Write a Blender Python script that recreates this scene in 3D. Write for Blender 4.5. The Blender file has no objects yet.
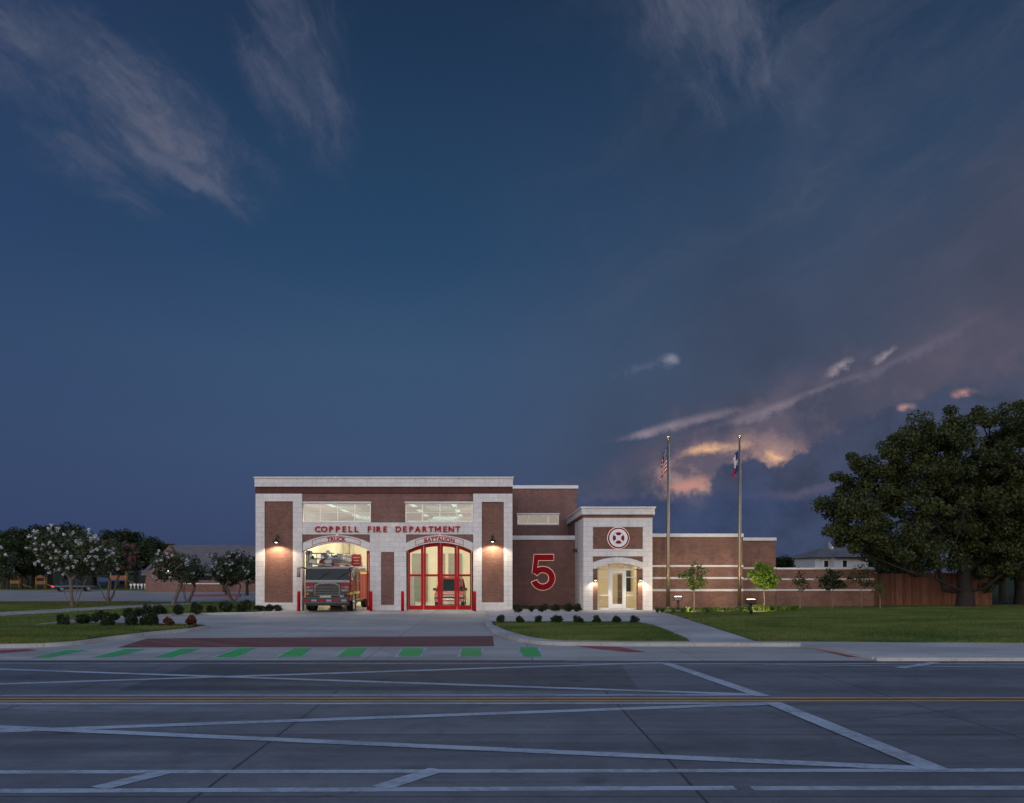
import bpy, bmesh, math, random
import numpy as np
from mathutils import Vector, Matrix
PI = math.pi
F, VX, HY, CH = 900.0, 496.0, 572.0, 2.4
sc = bpy.context.scene
COL = sc.collection
R = math.radians

def X(px, Y): return (px - VX) / F * Y
def Z(py, Y): return CH - (py - HY) / F * Y
def G(px, py, z=0.0):
    Y = F * (CH - z) / (py - HY)
    return (X(px, Y), Y)

# ------------------------------------------------------------------ node helpers
class NT:
    def __init__(s, tree): s.t = tree; s.n = tree.nodes; s.l = tree.links
    def new(s, typ, **kw):
        n = s.n.new(typ)
        for k, v in kw.items(): setattr(n, k, v)
        return n
    def put(s, sock, v):
        if isinstance(v, bpy.types.NodeSocket): s.l.new(v, sock)
        elif v is not None:
            if hasattr(sock.default_value, '__len__') and not hasattr(v, '__len__'): v = (v,) * len(sock.default_value)
            if hasattr(sock.default_value, '__len__') and len(sock.default_value) == 4 and len(v) == 3: v = (*v, 1)
            sock.default_value = v
    def m(s, op, a, b=None, c=None, clamp=False):
        n = s.new('ShaderNodeMath', operation=op, use_clamp=clamp)
        s.put(n.inputs[0], a); s.put(n.inputs[1], b); s.put(n.inputs[2], c)
        return n.outputs[0]
    def vm(s, op, a, b=None):
        n = s.new('ShaderNodeVectorMath', operation=op)
        s.put(n.inputs[0], a); s.put(n.inputs[1], b)
        return n.outputs['Value'] if op in ('LENGTH', 'DOT_PRODUCT', 'DISTANCE') else n.outputs[0]
    def xyz(s, v):
        n = s.new('ShaderNodeSeparateXYZ'); s.put(n.inputs[0], v); return n.outputs[0], n.outputs[1], n.outputs[2]
    def comb(s, x=0., y=0., z=0.):
        n = s.new('ShaderNodeCombineXYZ'); s.put(n.inputs[0], x); s.put(n.inputs[1], y); s.put(n.inputs[2], z); return n.outputs[0]
    def noise(s, vec, scale=1., detail=4., rough=.55, dist=0.):
        n = s.new('ShaderNodeTexNoise'); s.put(n.inputs['Vector'], vec)
        n.inputs['Scale'].default_value = scale; n.inputs['Detail'].default_value = detail
        n.inputs['Roughness'].default_value = rough; n.inputs['Distortion'].default_value = dist
        return n.outputs[0]
    def smooth(s, v, a, b, lo=0., hi=1.):
        n = s.new('ShaderNodeMapRange', interpolation_type='SMOOTHSTEP'); s.put(n.inputs[0], v)
        s.put(n.inputs[1], a); s.put(n.inputs[2], b); s.put(n.inputs[3], lo); s.put(n.inputs[4], hi)
        return n.outputs[0]
    def mix(s, f, a, b, blend='MIX'):
        n = s.new('ShaderNodeMix', data_type='RGBA', blend_type=blend)
        s.put(n.inputs[0], f); s.put(n.inputs[6], a); s.put(n.inputs[7], b)
        return n.outputs[2]
    def ramp(s, f, stops):
        n = s.new('ShaderNodeValToRGB'); s.put(n.inputs[0], f)
        e = n.color_ramp.elements
        while len(e) < len(stops): e.new(.5)
        for k, (p, c) in enumerate(stops): e[k].position = p; e[k].color = (*c, 1)
        return n.outputs[0]
    def pos(s): return s.new('ShaderNodeNewGeometry').outputs['Position']

def newmat(name):
    m = bpy.data.materials.new(name); m.use_nodes = True
    nt = NT(m.node_tree); b = m.node_tree.nodes['Principled BSDF']
    return m, nt, b
def bump(nt, b, h, strength=.3, dist=.02):
    n = nt.new('ShaderNodeBump'); n.inputs['Strength'].default_value = strength; n.inputs['Distance'].default_value = dist
    nt.put(n.inputs['Height'], h); nt.l.new(n.outputs[0], b.inputs['Normal'])
def simple(name, col, rough=.5, metal=0., var=.12, scale=3., spec=None, bmp=0., coat=0.):
    m, nt, b = newmat(name)
    n = nt.noise(nt.pos(), scale, 5.)
    f = nt.smooth(n, .25, .75, 1 - var, 1 + var)
    c = nt.vm('MULTIPLY', tuple(col), nt.comb(f, f, f))
    nt.put(b.inputs['Base Color'], c); b.inputs['Metallic'].default_value = metal
    nt.put(b.inputs['Roughness'], nt.smooth(n, .2, .8, max(.02, rough * .85), min(1, rough * 1.15)))
    if spec is not None: b.inputs['Specular IOR Level'].default_value = spec
    if coat: b.inputs['Coat Weight'].default_value = coat; b.inputs['Coat Roughness'].default_value = .06
    if bmp: bump(nt, b, nt.noise(nt.pos(), scale * 8, 4.), bmp)
    return m
def emit(name, col, s):
    m, nt, b = newmat(name)
    b.inputs['Base Color'].default_value = (*[min(1, c) for c in col], 1)
    b.inputs['Emission Color'].default_value = (*col, 1); b.inputs['Emission Strength'].default_value = s
    return m
def masonry(name, c1, c2, mortar, bw, bh, ms, rough=.85, stain=.25, bmp=.35, off=.5):
    m, nt, b = newmat(name)
    x, y, z = nt.xyz(nt.pos())
    v = nt.comb(nt.m('ADD', x, y), z, 0.)
    t = nt.new('ShaderNodeTexBrick', offset=off)
    nt.put(t.inputs['Vector'], v)
    t.inputs['Color1'].default_value = (*c1, 1); t.inputs['Color2'].default_value = (*c2, 1); t.inputs['Mortar'].default_value = (*mortar, 1)
    t.inputs['Scale'].default_value = 1; t.inputs['Mortar Size'].default_value = ms; t.inputs['Mortar Smooth'].default_value = .2
    t.inputs['Bias'].default_value = 0; t.inputs['Brick Width'].default_value = bw; t.inputs['Row Height'].default_value = bh
    n = nt.noise(nt.comb(nt.m('ADD', x, y), nt.m('MULTIPLY', z, .6), 0.), .9, 6., .62)
    f = nt.smooth(n, .25, .75, 1 - stain, 1 + stain * .6)
    n2 = nt.noise(nt.pos(), 14., 3.)
    f = nt.m('MULTIPLY', f, nt.smooth(n2, .2, .8, .9, 1.1))
    vs = nt.noise(nt.comb(nt.m('MULTIPLY', nt.m('ADD', x, y), 2.6), nt.m('MULTIPLY', z, .16), 2.), 1., 5., .7); f = nt.m('MULTIPLY', f, nt.smooth(vs, .28, .5, .88, 1.))
    nt.put(b.inputs['Base Color'], nt.vm('MULTIPLY', t.outputs[0], nt.comb(f, f, f)))
    b.inputs['Roughness'].default_value = rough; b.inputs['Specular IOR Level'].default_value = .3
    bump(nt, b, nt.m('SUBTRACT', nt.m('MULTIPLY', n2, .3), t.outputs['Fac']), bmp, .012)
    return m

M = {}
M['brick'] = masonry('brick', (.215, .088, .068), (.135, .056, .046), (.27, .20, .175), .21, .0767, .010, stain=.18)
M['brick_dark'] = masonry('brick_dark', (.12, .035, .03), (.085, .028, .025), (.10, .06, .055), .07, .22, .009, stain=.15)
M['brick_warm'] = masonry('brick_warm', (.22, .095, .065), (.15, .065, .045), (.2, .14, .11), .21, .0767, .010, stain=.22)
M['brick_wing'] = masonry('brick_wing', (.25, .115, .08), (.17, .08, .056), (.22, .16, .13), .21, .0767, .010, stain=.28)
M['stone'] = masonry('stone', (.70, .665, .63), (.63, .60, .57), (.46, .435, .415), .61, .305, .010, stain=.08, bmp=.15)
M['stone_smooth'] = simple('stone_smooth', (.66, .63, .6), .8, var=.08, scale=2.)
M['coping'] = simple('coping', (.68, .67, .65), .7, var=.1, scale=1.5)
M['red'] = simple('red', (.42, .006, .012), .45, var=.06, spec=.15)
M['sign_red'] = simple('sign_red', (.40, .006, .014), .6, var=.05, spec=.1)
M['white'] = simple('white', (.75, .75, .73), .45, var=.05)
M['alu'] = simple('alu', (.62, .62, .6), .35, .6, var=.05)
M['black'] = simple('black', (.015, .015, .016), .5, var=.1)
M['rubber'] = simple('rubber', (.018, .018, .018), .85, var=.15)
M['chrome'] = simple('chrome', (.42, .43, .46), .16, 1., var=.03)
M['cream'] = simple('cream', (.70, .66, .50), .7, var=.05, scale=1.)
M['cream2'] = simple('cream2', (.62, .56, .44), .7, var=.05, scale=1.)
M['floor_in'] = simple('floor_in', (.42, .41, .37), .25, var=.12, scale=1.)
M['emblem_red'] = simple('emblem_red', (.20, .012, .02), .6, var=.05, spec=.1)
M['darkglass'] = simple('darkglass', (.006, .016, .022), .06, spec=.16, var=.02)
M['grey'] = simple('grey', (.25, .26, .26), .6, var=.1)
M['greydoor'] = simple('greydoor', (.20, .23, .19), .5, var=.08)
M['bark'] = simple('bark', (.026, .020, .017), .95, var=.4, scale=6., bmp=.8)
M['bark_pale'] = simple('bark_pale', (.17, .125, .095), .9, var=.3, scale=5., bmp=.5)
M['mulch'] = simple('mulch', (.045, .026, .018), 1., var=.5, scale=9., bmp=1.)
M['wood'] = None
M['bronze'] = simple('bronze', (.30, .235, .14), .38, .8, var=.08)
M['gold'] = simple('gold', (.95, .75, .35), .18, 1., var=.03)
M['lamp_on'] = emit('lamp_on', (1., .78, .5), 14.)
M['panel_on'] = emit('panel_on', (1., .93, .72), 6.)
M['halo'] = emit('halo', (1., .72, .60), .42)
M['tail_on'] = emit('tail_on', (1., .03, .05), 2.6)
M['roof_grey'] = masonry('roof_grey', (.21, .19, .19), (.17, .155, .155), (.08, .075, .075), .3, .15, .02, stain=.2)

def glassmat(name, refl, tint=(.9, .95, .93), rough=.02):
    m, nt, b = newmat(name)
    nt.n.remove(b)
    tr = nt.new('ShaderNodeBsdfTransparent'); tr.inputs[0].default_value = (*tint, 1)
    gl = nt.new('ShaderNodeBsdfGlossy'); gl.inputs['Roughness'].default_value = rough
    n = nt.new('ShaderNodeBump'); n.inputs['Strength'].default_value = .012; n.inputs['Distance'].default_value = .02
    nt.put(n.inputs['Height'], nt.noise(nt.pos(), 1.3, 2.)); nt.l.new(n.outputs[0], gl.inputs['Normal'])
    lw = nt.new('ShaderNodeLayerWeight'); lw.inputs[0].default_value = .25
    f = nt.m('ADD', refl, nt.m('MULTIPLY', lw.outputs['Fresnel'], .6), clamp=True)
    mx = nt.new('ShaderNodeMixShader'); nt.put(mx.inputs[0], f)
    nt.l.new(tr.outputs[0], mx.inputs[1]); nt.l.new(gl.outputs[0], mx.inputs[2])
    nt.l.new(mx.outputs[0], nt.n['Material Output'].inputs[0])
    return m
M['glass'] = glassmat('glass', .03, (.95, .95, .93))
M['glass_low_refl'] = glassmat('glass_low_refl', .10, (.3, .36, .34))
M['glass_up'] = glassmat('glass_up', .30, (.27, .38, .38))

# wood fence
m, nt, b = newmat('wood_fence')
x, y, z = nt.xyz(nt.pos())
cell = nt.m('FLOOR', nt.m('MULTIPLY', x, 1 / .145))
wn = nt.new('ShaderNodeTexWhiteNoise', noise_dimensions='1D'); nt.put(wn.inputs['W'], cell)
gr = nt.noise(nt.comb(nt.m('MULTIPLY', x, 22.), nt.m('MULTIPLY', cell, 7.3), nt.m('MULTIPLY', z, 1.3)), 1., 5.)
f = nt.m('MULTIPLY', nt.m('ADD', nt.m('MULTIPLY', wn.outputs[0], .6), .6), nt.smooth(gr, .3, .7, .7, 1.2))
nt.put(b.inputs['Base Color'], nt.vm('MULTIPLY', (.23, .10, .06), nt.comb(f, f, f))); b.inputs['Roughness'].default_value = .8
bump(nt, b, gr, .4); M['wood'] = m

def groundmat(name, base, joint_x=None, joint_y=None, x0=0., y0=0., jc=.35, var=.22, rough=.7, stain_scale=.35, fine=.12, jw=.02, spec=.4, jr=.25):
    m, nt, b = newmat(name)
    x, y, z = nt.xyz(nt.pos())
    n = nt.noise(nt.comb(nt.m('MULTIPLY', x, .45), y, 0.), stain_scale, 7., .6)
    n2 = nt.noise(nt.pos(), 9., 4., .7)
    f = nt.m('MULTIPLY', nt.smooth(n, .3, .7, 1 - var, 1 + var), nt.smooth(n2, .2, .8, 1 - fine, 1 + fine))
    wob = nt.m('MULTIPLY', nt.m('SUBTRACT', nt.noise(nt.pos(), 2.5, 3.), .5), .012)
    jf = None
    for c, sp, o in ((x, joint_x, x0), (y, joint_y, y0)):
        if not sp: continue
        d = nt.m('ABSOLUTE', nt.m('SUBTRACT', nt.m('FRACT', nt.m('ADD', nt.m('DIVIDE', nt.m('SUBTRACT', nt.m('ADD', c, wob), o), sp), 100.5)), .5))
        d = nt.m('MULTIPLY', d, sp)
        k = nt.smooth(d, jw * .5, jw, 1., 0.)
        # panels poured on different days
        jf = k if jf is None else nt.m('MAXIMUM', jf, k)
    if joint_x and joint_y:
        cx = nt.m('FLOOR', nt.m('DIVIDE', nt.m('SUBTRACT', x, x0), joint_x)); cy = nt.m('FLOOR', nt.m('DIVIDE', nt.m('SUBTRACT', y, y0), joint_y))
        wn = nt.new('ShaderNodeTexWhiteNoise', noise_dimensions='2D'); nt.put(wn.inputs['Vector'], nt.comb(nt.m('ADD', cx, .5), nt.m('ADD', cy, .5), 0.))
        f = nt.m('MULTIPLY', f, nt.m('ADD', .93, nt.m('MULTIPLY', wn.outputs[0], .14)))
    if name.startswith('road'):
        # tyre-polished wheel paths, long stains along the traffic, oil spots, aggregate
        ln = nt.noise(nt.comb(nt.m('MULTIPLY', x, .035), nt.m('MULTIPLY', y, 1.1), 4.), 1., 6., .65)
        tp = nt.m('MULTIPLY', nt.m('ADD', nt.m('COSINE', nt.m('MULTIPLY', y, 2 * PI / 1.83)), 1.), .5)
        f = nt.m('MULTIPLY', f, nt.m('SUBTRACT', nt.smooth(ln, .3, .7, .74, 1.22), nt.m('MULTIPLY', nt.m('MULTIPLY', tp, nt.smooth(n, .35, .65)), .16)))
        ag = nt.noise(nt.pos(), 55., 2., .8)
        f = nt.m('MULTIPLY', f, nt.smooth(ag, .3, .7, .86, 1.14))
        sp = nt.new('ShaderNodeTexVoronoi'); sp.inputs['Scale'].default_value = .55; nt.put(sp.inputs['Vector'], nt.vm('ADD', nt.pos(), nt.vm('MULTIPLY', nt.comb(n2, n, 0.), (.5, .5, 0))))
        f = nt.m('MULTIPLY', f, nt.smooth(sp.outputs['Distance'], .04, .16, .62, 1.))
        bl = nt.noise(nt.pos(), 1.1, 6., .7, .6); f = nt.m('MULTIPLY', f, nt.smooth(bl, .3, .65, .84, 1.12))
    # hairline cracks
    vo = nt.new('ShaderNodeTexVoronoi', feature='DISTANCE_TO_EDGE'); vo.inputs['Scale'].default_value = .16
    nt.put(vo.inputs['Vector'], nt.vm('ADD', nt.pos(), nt.vm('MULTIPLY', nt.comb(n2, n, 0.), (.9, .9, 0))))
    cr = nt.m('MULTIPLY', nt.smooth(vo.outputs['Distance'], 0., .006, 1., 0.), nt.smooth(n, .45, .55, 0., .75))
    c = nt.vm('MULTIPLY', tuple(base), nt.comb(f, f, f))
    c = nt.mix(cr, c, tuple(k * .45 for k in base))
    if jf is not None: c = nt.mix(jf, c, tuple(k * jc for k in base))
    nt.put(b.inputs['Base Color'], c)
    nt.put(b.inputs['Roughness'], nt.smooth(n, .3, .7, rough * .85, min(1., rough * 1.15)))
    b.inputs['Specular IOR Level'].default_value = spec
    bump(nt, b, n2, jr, .01)
    return m
M['road'] = groundmat('road', (.14, .146, .160), 5.4, 3.66, -3.2, 2.3, rough=.62, jw=.025)
M['apron'] = groundmat('apron', (.35, .335, .315), 4.6, 4.6, 1.0, 0.5, rough=.7, jw=.022, jc=.5)
M['walk'] = groundmat('walk', (.38, .365, .35), 1.5, 1.5, .4, .2, rough=.8, jw=.012, jc=.6)
M['lot'] = groundmat('lot', (.30, .27, .25), 5., 5., 1.0, 0.5, rough=.8, jw=.03, jc=.7)
M['paver'] = masonry('paver', (.21, .085, .075), (.15, .062, .06), (.13, .08, .075), .2, .1, .008, stain=.3)
def paint(name, col, wear=.5, rough=.55):
    m, nt, b = newmat(name)
    n = nt.noise(nt.pos(), 7., 6., .7); n3 = nt.noise(nt.pos(), .8, 3.)
    f = nt.smooth(nt.m('ADD', n, nt.m('MULTIPLY', nt.m('SUBTRACT', n3, .5), .8)), .42, .66, 1., 1. - wear)
    ch = nt.noise(nt.pos(), 30., 5., .8); f = nt.m('MULTIPLY', f, nt.smooth(ch, .34, .42, .35, 1.))
    px_, py_, _z = nt.xyz(nt.pos()); ln = nt.noise(nt.comb(nt.m('MULTIPLY', px_, .05), nt.m('MULTIPLY', py_, 1.3), 4.), 1., 6., .65); f = nt.m('MULTIPLY', f, nt.smooth(ln, .3, .6, .72, 1.))
    nt.put(b.inputs['Base Color'], nt.mix(f, (.14, .137, .14), tuple(col))); b.inputs['Roughness'].default_value = rough
    return m
M['paint_white'] = paint('paint_white', (.42, .48, .55), .5)
M['paint_yellow'] = paint('paint_yellow', (.62, .32, .07), .4)
M['paint_green'] = paint('paint_green', (.015, .46, .07), .45)
M['paint_red'] = paint('paint_red', (.32, .03, .03), .35)
M['kerb_red'] = simple('kerb_red', (.22, .03, .045), .6)
M['road_patch'] = groundmat('road_patch', (.10, .098, .10), rough=.6)

def grassmat(name, c1, c2, c3, cut=0.):
    m, nt, b = newmat(name)
    x, y, z = nt.xyz(nt.pos())
    n = nt.noise(nt.comb(nt.m('MULTIPLY', x, .5), y, 0.), .45, 6., .62); n2 = nt.noise(nt.pos(), 11., 4., .7)
    c = nt.mix(nt.smooth(n, .35, .65), tuple(c1), tuple(c2)); c = nt.mix(nt.smooth(n2, .4, .75, 0., .8), c, tuple(c3))
    nt.put(b.inputs['Base Color'], c); b.inputs['Roughness'].default_value = .9; b.inputs['Specular IOR Level'].default_value = .15
    bump(nt, b, n2, .8, .05)
    return m
M['lawn'] = grassmat('lawn', (.040, .082, .020), (.15, .165, .050), (.065, .085, .028))
M['blade'] = grassmat('blade', (.050, .10, .024), (.15, .18, .050), (.11, .115, .035))
M['field'] = grassmat('field', (.022, .034, .012), (.035, .045, .016), (.028, .034, .012))

def leafmat(name, dark, light, tips=None, scale=.55, trans=.25):
    m, nt, b = newmat(name)
    g = nt.new('ShaderNodeNewGeometry'); oi = nt.new('ShaderNodeObjectInfo')
    n = nt.noise(nt.vm('ADD', g.outputs['Position'], nt.comb(nt.m('MULTIPLY', oi.outputs['Random'], 30.), 0., 0.)), scale, 4., .6)
    c = nt.mix(nt.smooth(n, .35, .65), tuple(dark), tuple(light))
    r = g.outputs['Random Per Island']
    c = nt.mix(nt.m('MULTIPLY', r, .45), c, tuple(tips or light))
    nt.put(b.inputs['Base Color'], c); b.inputs['Roughness'].default_value = .55; b.inputs['Specular IOR Level'].default_value = .3
    tl = nt.new('ShaderNodeBsdfTranslucent'); nt.put(tl.inputs[0], c)
    mx = nt.new('ShaderNodeMixShader'); mx.inputs[0].default_value = trans
    nt.l.new(b.outputs[0], mx.inputs[1]); nt.l.new(tl.outputs[0], mx.inputs[2]); nt.l.new(mx.outputs[0], nt.n['Material Output'].inputs[0])
    return m
M['leaf_oak'] = leafmat('leaf_oak', (.026, .044, .016), (.058, .078, .022), (.12, .115, .03), scale=.35)
M['leaf_dark'] = leafmat('leaf_dark', (.018, .032, .013), (.035, .052, .018))
M['leaf_myrtle'] = leafmat('leaf_myrtle', (.04, .065, .03), (.075, .10, .042))
M['leaf_shrub'] = leafmat('leaf_shrub', (.016, .032, .012), (.035, .055, .018), scale=5.)
M['leaf_red'] = leafmat('leaf_red', (.10, .03, .02), (.16, .05, .03), (.06, .05, .02), scale=5.)
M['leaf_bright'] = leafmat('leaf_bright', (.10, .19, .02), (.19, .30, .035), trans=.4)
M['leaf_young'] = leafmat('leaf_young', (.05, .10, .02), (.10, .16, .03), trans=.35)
M['flower'] = leafmat('flower', (.55, .55, .56), (.7, .7, .7), scale=3.)
M['flower_pink'] = leafmat('flower_pink', (.26, .10, .11), (.34, .13, .14), scale=3.)

# ------------------------------------------------------------------ mesh helpers
class MB:
    def __init__(s): s.bm = bmesh.new()
    def box(s, x0, x1, y0, y1, z0, z1, bev=0., mi=0):
        if x0 > x1: x0, x1 = x1, x0
        if y0 > y1: y0, y1 = y1, y0
        if z0 > z1: z0, z1 = z1, z0
        r = bmesh.ops.create_cube(s.bm, size=1)
        vs = r['verts']
        for v in vs:
            v.co = Vector(((x0 + x1) / 2 + v.co.x * (x1 - x0), (y0 + y1) / 2 + v.co.y * (y1 - y0), (z0 + z1) / 2 + v.co.z * (z1 - z0)))
        fs = list({f for v in vs for f in v.link_faces})
        for f in fs: f.material_index = mi
        if bev:
            es = list({e for v in vs for e in v.link_edges})
            rr = bmesh.ops.bevel(s.bm, geom=es, offset=bev, segments=2, profile=.7, affect='EDGES')
            for f in rr['faces']: f.material_index = mi; f.smooth = True
        return s
    def poly(s, pts, d, mi=0):
        """closed prism: pts list of 3d points, extruded by vector d"""
        d = Vector(d)
        a = [s.bm.verts.new(p) for p in pts]; b = [s.bm.verts.new(Vector(p) + d) for p in pts]
        n = len(pts); fs = [s.bm.faces.new(a), s.bm.faces.new(b[::-1])]
        for i in range(n): fs.append(s.bm.faces.new((a[i], b[i], b[(i + 1) % n], a[(i + 1) % n])))
        for f in fs: f.material_index = mi
        return s
    def vstrip(s, xs, lo, hi, y0, y1):
        """solid between curves lo(x), hi(x) in XZ, y0 to y1"""
        L = [(x, lo(x), hi(x)) for x in xs]
        g = [[s.bm.verts.new((x, y, z)) for z in (l, h) for y in (y0, y1)] for x, l, h in L]
        for a, b in zip(g, g[1:]):
            s.bm.faces.new((a[0], b[0], b[2], a[2])); s.bm.faces.new((a[1], a[3], b[3], b[1]))
            s.bm.faces.new((a[2], b[2], b[3], a[3])); s.bm.faces.new((a[0], a[1], b[1], b[0]))
        a = g[0]; s.bm.faces.new((a[0], a[2], a[3], a[1])); a = g[-1]; s.bm.faces.new((a[0], a[1], a[3], a[2]))
        return s
    def tube(s, pts, rad, seg=8, cap=True, mi=0):
        pts = [Vector(p) for p in pts]
        if not hasattr(rad, '__len__'): rad = [rad] * len(pts)
        rings = []
        for i, p in enumerate(pts):
            t = (pts[min(i + 1, len(pts) - 1)] - pts[max(i - 1, 0)]).normalized()
            u = t.orthogonal().normalized() if i == 0 else (u - t * u.dot(t)).normalized()
            w = t.cross(u)
            rings.append([s.bm.verts.new(p + (u * math.cos(2 * PI * k / seg) + w * math.sin(2 * PI * k / seg)) * rad[i]) for k in range(seg)])
        for a, b in zip(rings, rings[1:]):
            for k in range(seg):
                f = s.bm.faces.new((a[k], a[(k + 1) % seg], b[(k + 1) % seg], b[k])); f.smooth = True; f.material_index = mi
        if cap:
            f = s.bm.faces.new(rings[0][::-1]); f.material_index = mi
            f = s.bm.faces.new(rings[-1]); f.material_index = mi
        return s
    def lathe(s, c, prof, axis='z', seg=16, mi=0):
        """prof list of (r, h)"""
        rings = []
        for r, h in prof:
            ring = []
            for k in range(seg):
                a = 2 * PI * k / seg; u, v = r * math.cos(a), r * math.sin(a)
                p = {'z': (u, v, h), 'y': (u, h, v), 'x': (h, u, v)}[axis]
                ring.append(s.bm.verts.new(Vector(c) + Vector(p)))
            rings.append(ring)
        for a, b in zip(rings, rings[1:]):
            for k in range(seg):
                f = s.bm.faces.new((a[k], a[(k + 1) % seg], b[(k + 1) % seg], b[k])); f.smooth = True; f.material_index = mi
        for rg in (rings[0][::-1], rings[-1]):
            f = s.bm.faces.new(rg); f.material_index = mi
        return s
    def build(s, name, mat, parent=None):
        bmesh.ops.remove_doubles(s.bm, verts=s.bm.verts, dist=1e-6)
        bmesh.ops.recalc_face_normals(s.bm, faces=s.bm.faces)
        me = bpy.data.meshes.new(name); s.bm.to_mesh(me); s.bm.free()
        return link(name, me, mat, parent)
def link(name, me, mat, parent=None):
    for k in (mat if isinstance(mat, (list, tuple)) else [mat]): me.materials.append(M[k] if isinstance(k, str) else k)
    o = bpy.data.objects.new(name, me); COL.objects.link(o)
    if parent is not None: o.parent = parent
    return o
def tag(o, label=None, cat=None, group=None, kind=None):
    if label: o['label'] = label
    if cat: o['category'] = cat
    if group: o['group'] = group
    if kind: o['kind'] = kind
    return o
def thing(name, label, cat, loc=(0, 0, 0), rz=0., group=None):
    o = bpy.data.objects.new(name, None); COL.objects.link(o); o.location = loc; o.rotation_euler = (0, 0, rz)
    o.empty_display_size = .3
    return tag(o, label, cat, group)
def copy_tree(o, parent=None):
    c = o.copy(); COL.objects.link(c)
    if parent is not None: c.parent = parent
    for ch in o.children: copy_tree(ch, c)
    return c
def raw_mesh(name, v, f):
    me = bpy.data.meshes.new(name)
    v = np.asarray(v, dtype=np.float32); f = np.asarray(f, dtype=np.int32)
    k = f.shape[1]
    me.vertices.add(len(v)); me.vertices.foreach_set('co', v.ravel())
    me.loops.add(f.size); me.loops.foreach_set('vertex_index', f.ravel())
    me.polygons.add(len(f)); me.polygons.foreach_set('loop_start', np.arange(0, f.size, k, dtype=np.int32))
    me.update(calc_edges=True)
    return me
def struct(o): o['kind'] = 'structure'; return o
def sheet(name, pts, z, mat, thick=.0, parent=None, kind='structure'):
    mb = MB()
    if thick:
        mb.poly([(x, y, z) for x, y in pts], (0, 0, -thick))
    else:
        mb.bm.faces.new([mb.bm.verts.new((x, y, z)) for x, y in pts])
    mb.bm.normal_update(); bmesh.ops.triangulate(mb.bm, faces=[f for f in mb.bm.faces if len(f.verts) > 4], ngon_method='EAR_CLIP')
    o = mb.build(name, mat, parent)
    if not thick:
        # make sure it faces up
        me = o.data
        if me.polygons[0].normal.z < 0: me.flip_normals()
    if kind: o['kind'] = kind
    return o
def text_mesh(s, size, ext, offset=0., spacing=1., align='CENTER'):
    cu = bpy.data.curves.new('t', 'FONT'); cu.body = s; cu.size = size; cu.extrude = ext; cu.offset = offset
    cu.space_character = spacing; cu.align_x = align; cu.resolution_u = 3
    o = bpy.data.objects.new('t', cu); COL.objects.link(o)
    bpy.context.view_layer.update()
    me = bpy.data.meshes.new_from_object(o.evaluated_get(bpy.context.evaluated_depsgraph_get()))
    bpy.data.objects.remove(o); bpy.data.curves.remove(cu)
    return me

# ------------------------------------------------------------------ vegetation
def leaves(rng, centers, radii, per, size, flat=.75, aspect=1.6, upbias=.6):
    C = np.repeat(np.asarray(centers), per, axis=0); Rr = np.repeat(np.asarray(radii), per)
    n = len(C)
    d = rng.normal(size=(n, 3)); d /= np.linalg.norm(d, axis=1)[:, None]
    rad = rng.random(n) ** .45
    p = C + d * (rad * Rr)[:, None] * np.array([1, 1, flat])
    nrm = rng.normal(size=(n, 3)) + d * .6 + np.array([0, 0, upbias]); nrm /= np.linalg.norm(nrm, axis=1)[:, None]
    t = np.cross(nrm, rng.normal(size=(n, 3))); t /= np.linalg.norm(t, axis=1)[:, None]
    b = np.cross(nrm, t)
    s = size * (.6 + .8 * rng.random(n))[:, None]
    v = np.stack([p - t * s * aspect * .5, p + b * s * .5 + nrm * s * .12, p + t * s * aspect * .5, p - b * s * .5 + nrm * s * .12], 1)
    return v.reshape(-1, 3), np.arange(n * 4).reshape(n, 4)
def clumps_in(rng, lobes, n, mind, bias=.5):
    """points inside ellipsoid lobes, biased to the outside, min distance"""
    out = []; vol = np.array([a[3] * a[4] * a[5] for a in lobes]) ** (2 / 3.); vol /= vol.sum(); tries = 0
    while len(out) < n and tries < n * 60:
        tries += 1
        l = lobes[rng.choice(len(lobes), p=vol)]
        d = rng.normal(size=3); d /= np.linalg.norm(d); r = rng.random() ** (bias * .6)
        p = np.array(l[:3]) + d * r * np.array(l[3:])
        if out and np.min(np.linalg.norm(np.array(out) - p, axis=1)) < mind: continue
        out.append(p)
    return np.array(out)
def skeleton(rng, base_nodes, base_par, clumps, tip_r, trunk_r, wob=.12, droop=0.):
    nodes = [np.array(p, float) for p in base_nodes]; par = list(base_par)
    top = np.mean(np.array(base_nodes), axis=0)
    order = np.argsort(np.linalg.norm(clumps - np.array(base_nodes[-1]), axis=1))
    for ci in order:
        c = clumps[ci]; A = np.array(nodes)
        d = np.linalg.norm(A - c, axis=1)
        pen = np.where(A[:, 2] > c[2] + .3, (A[:, 2] - c[2]) * .7, 0) + np.where(np.arange(len(A)) == 0, 6., 0.)
        k = int(np.argmin(d + pen)); L = d[k]; st = max(1, int(L / 1.1)); prev = k; a = nodes[k]
        for j in range(1, st + 1):
            t = j / st
            q = a + (c - a) * t
            if j < st: q = q + rng.normal(size=3) * wob * L * .35 + np.array([0, 0, .10 * L * math.sin(PI * t) * (1 if droop == 0 else -droop)])
            nodes.append(q); par.append(prev); prev = len(nodes) - 1
    n = len(nodes); cnt = np.zeros(n)
    kids = [0] * n
    for i in range(n - 1, 0, -1):
        if kids[i] == 0: cnt[i] = max(cnt[i], 1)
        kids[par[i]] += 1; cnt[par[i]] += cnt[i]
    tot = max(cnt[0], 1)
    rad = tip_r + (trunk_r - tip_r) * (cnt / tot) ** .62
    return nodes, par, rad
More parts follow.
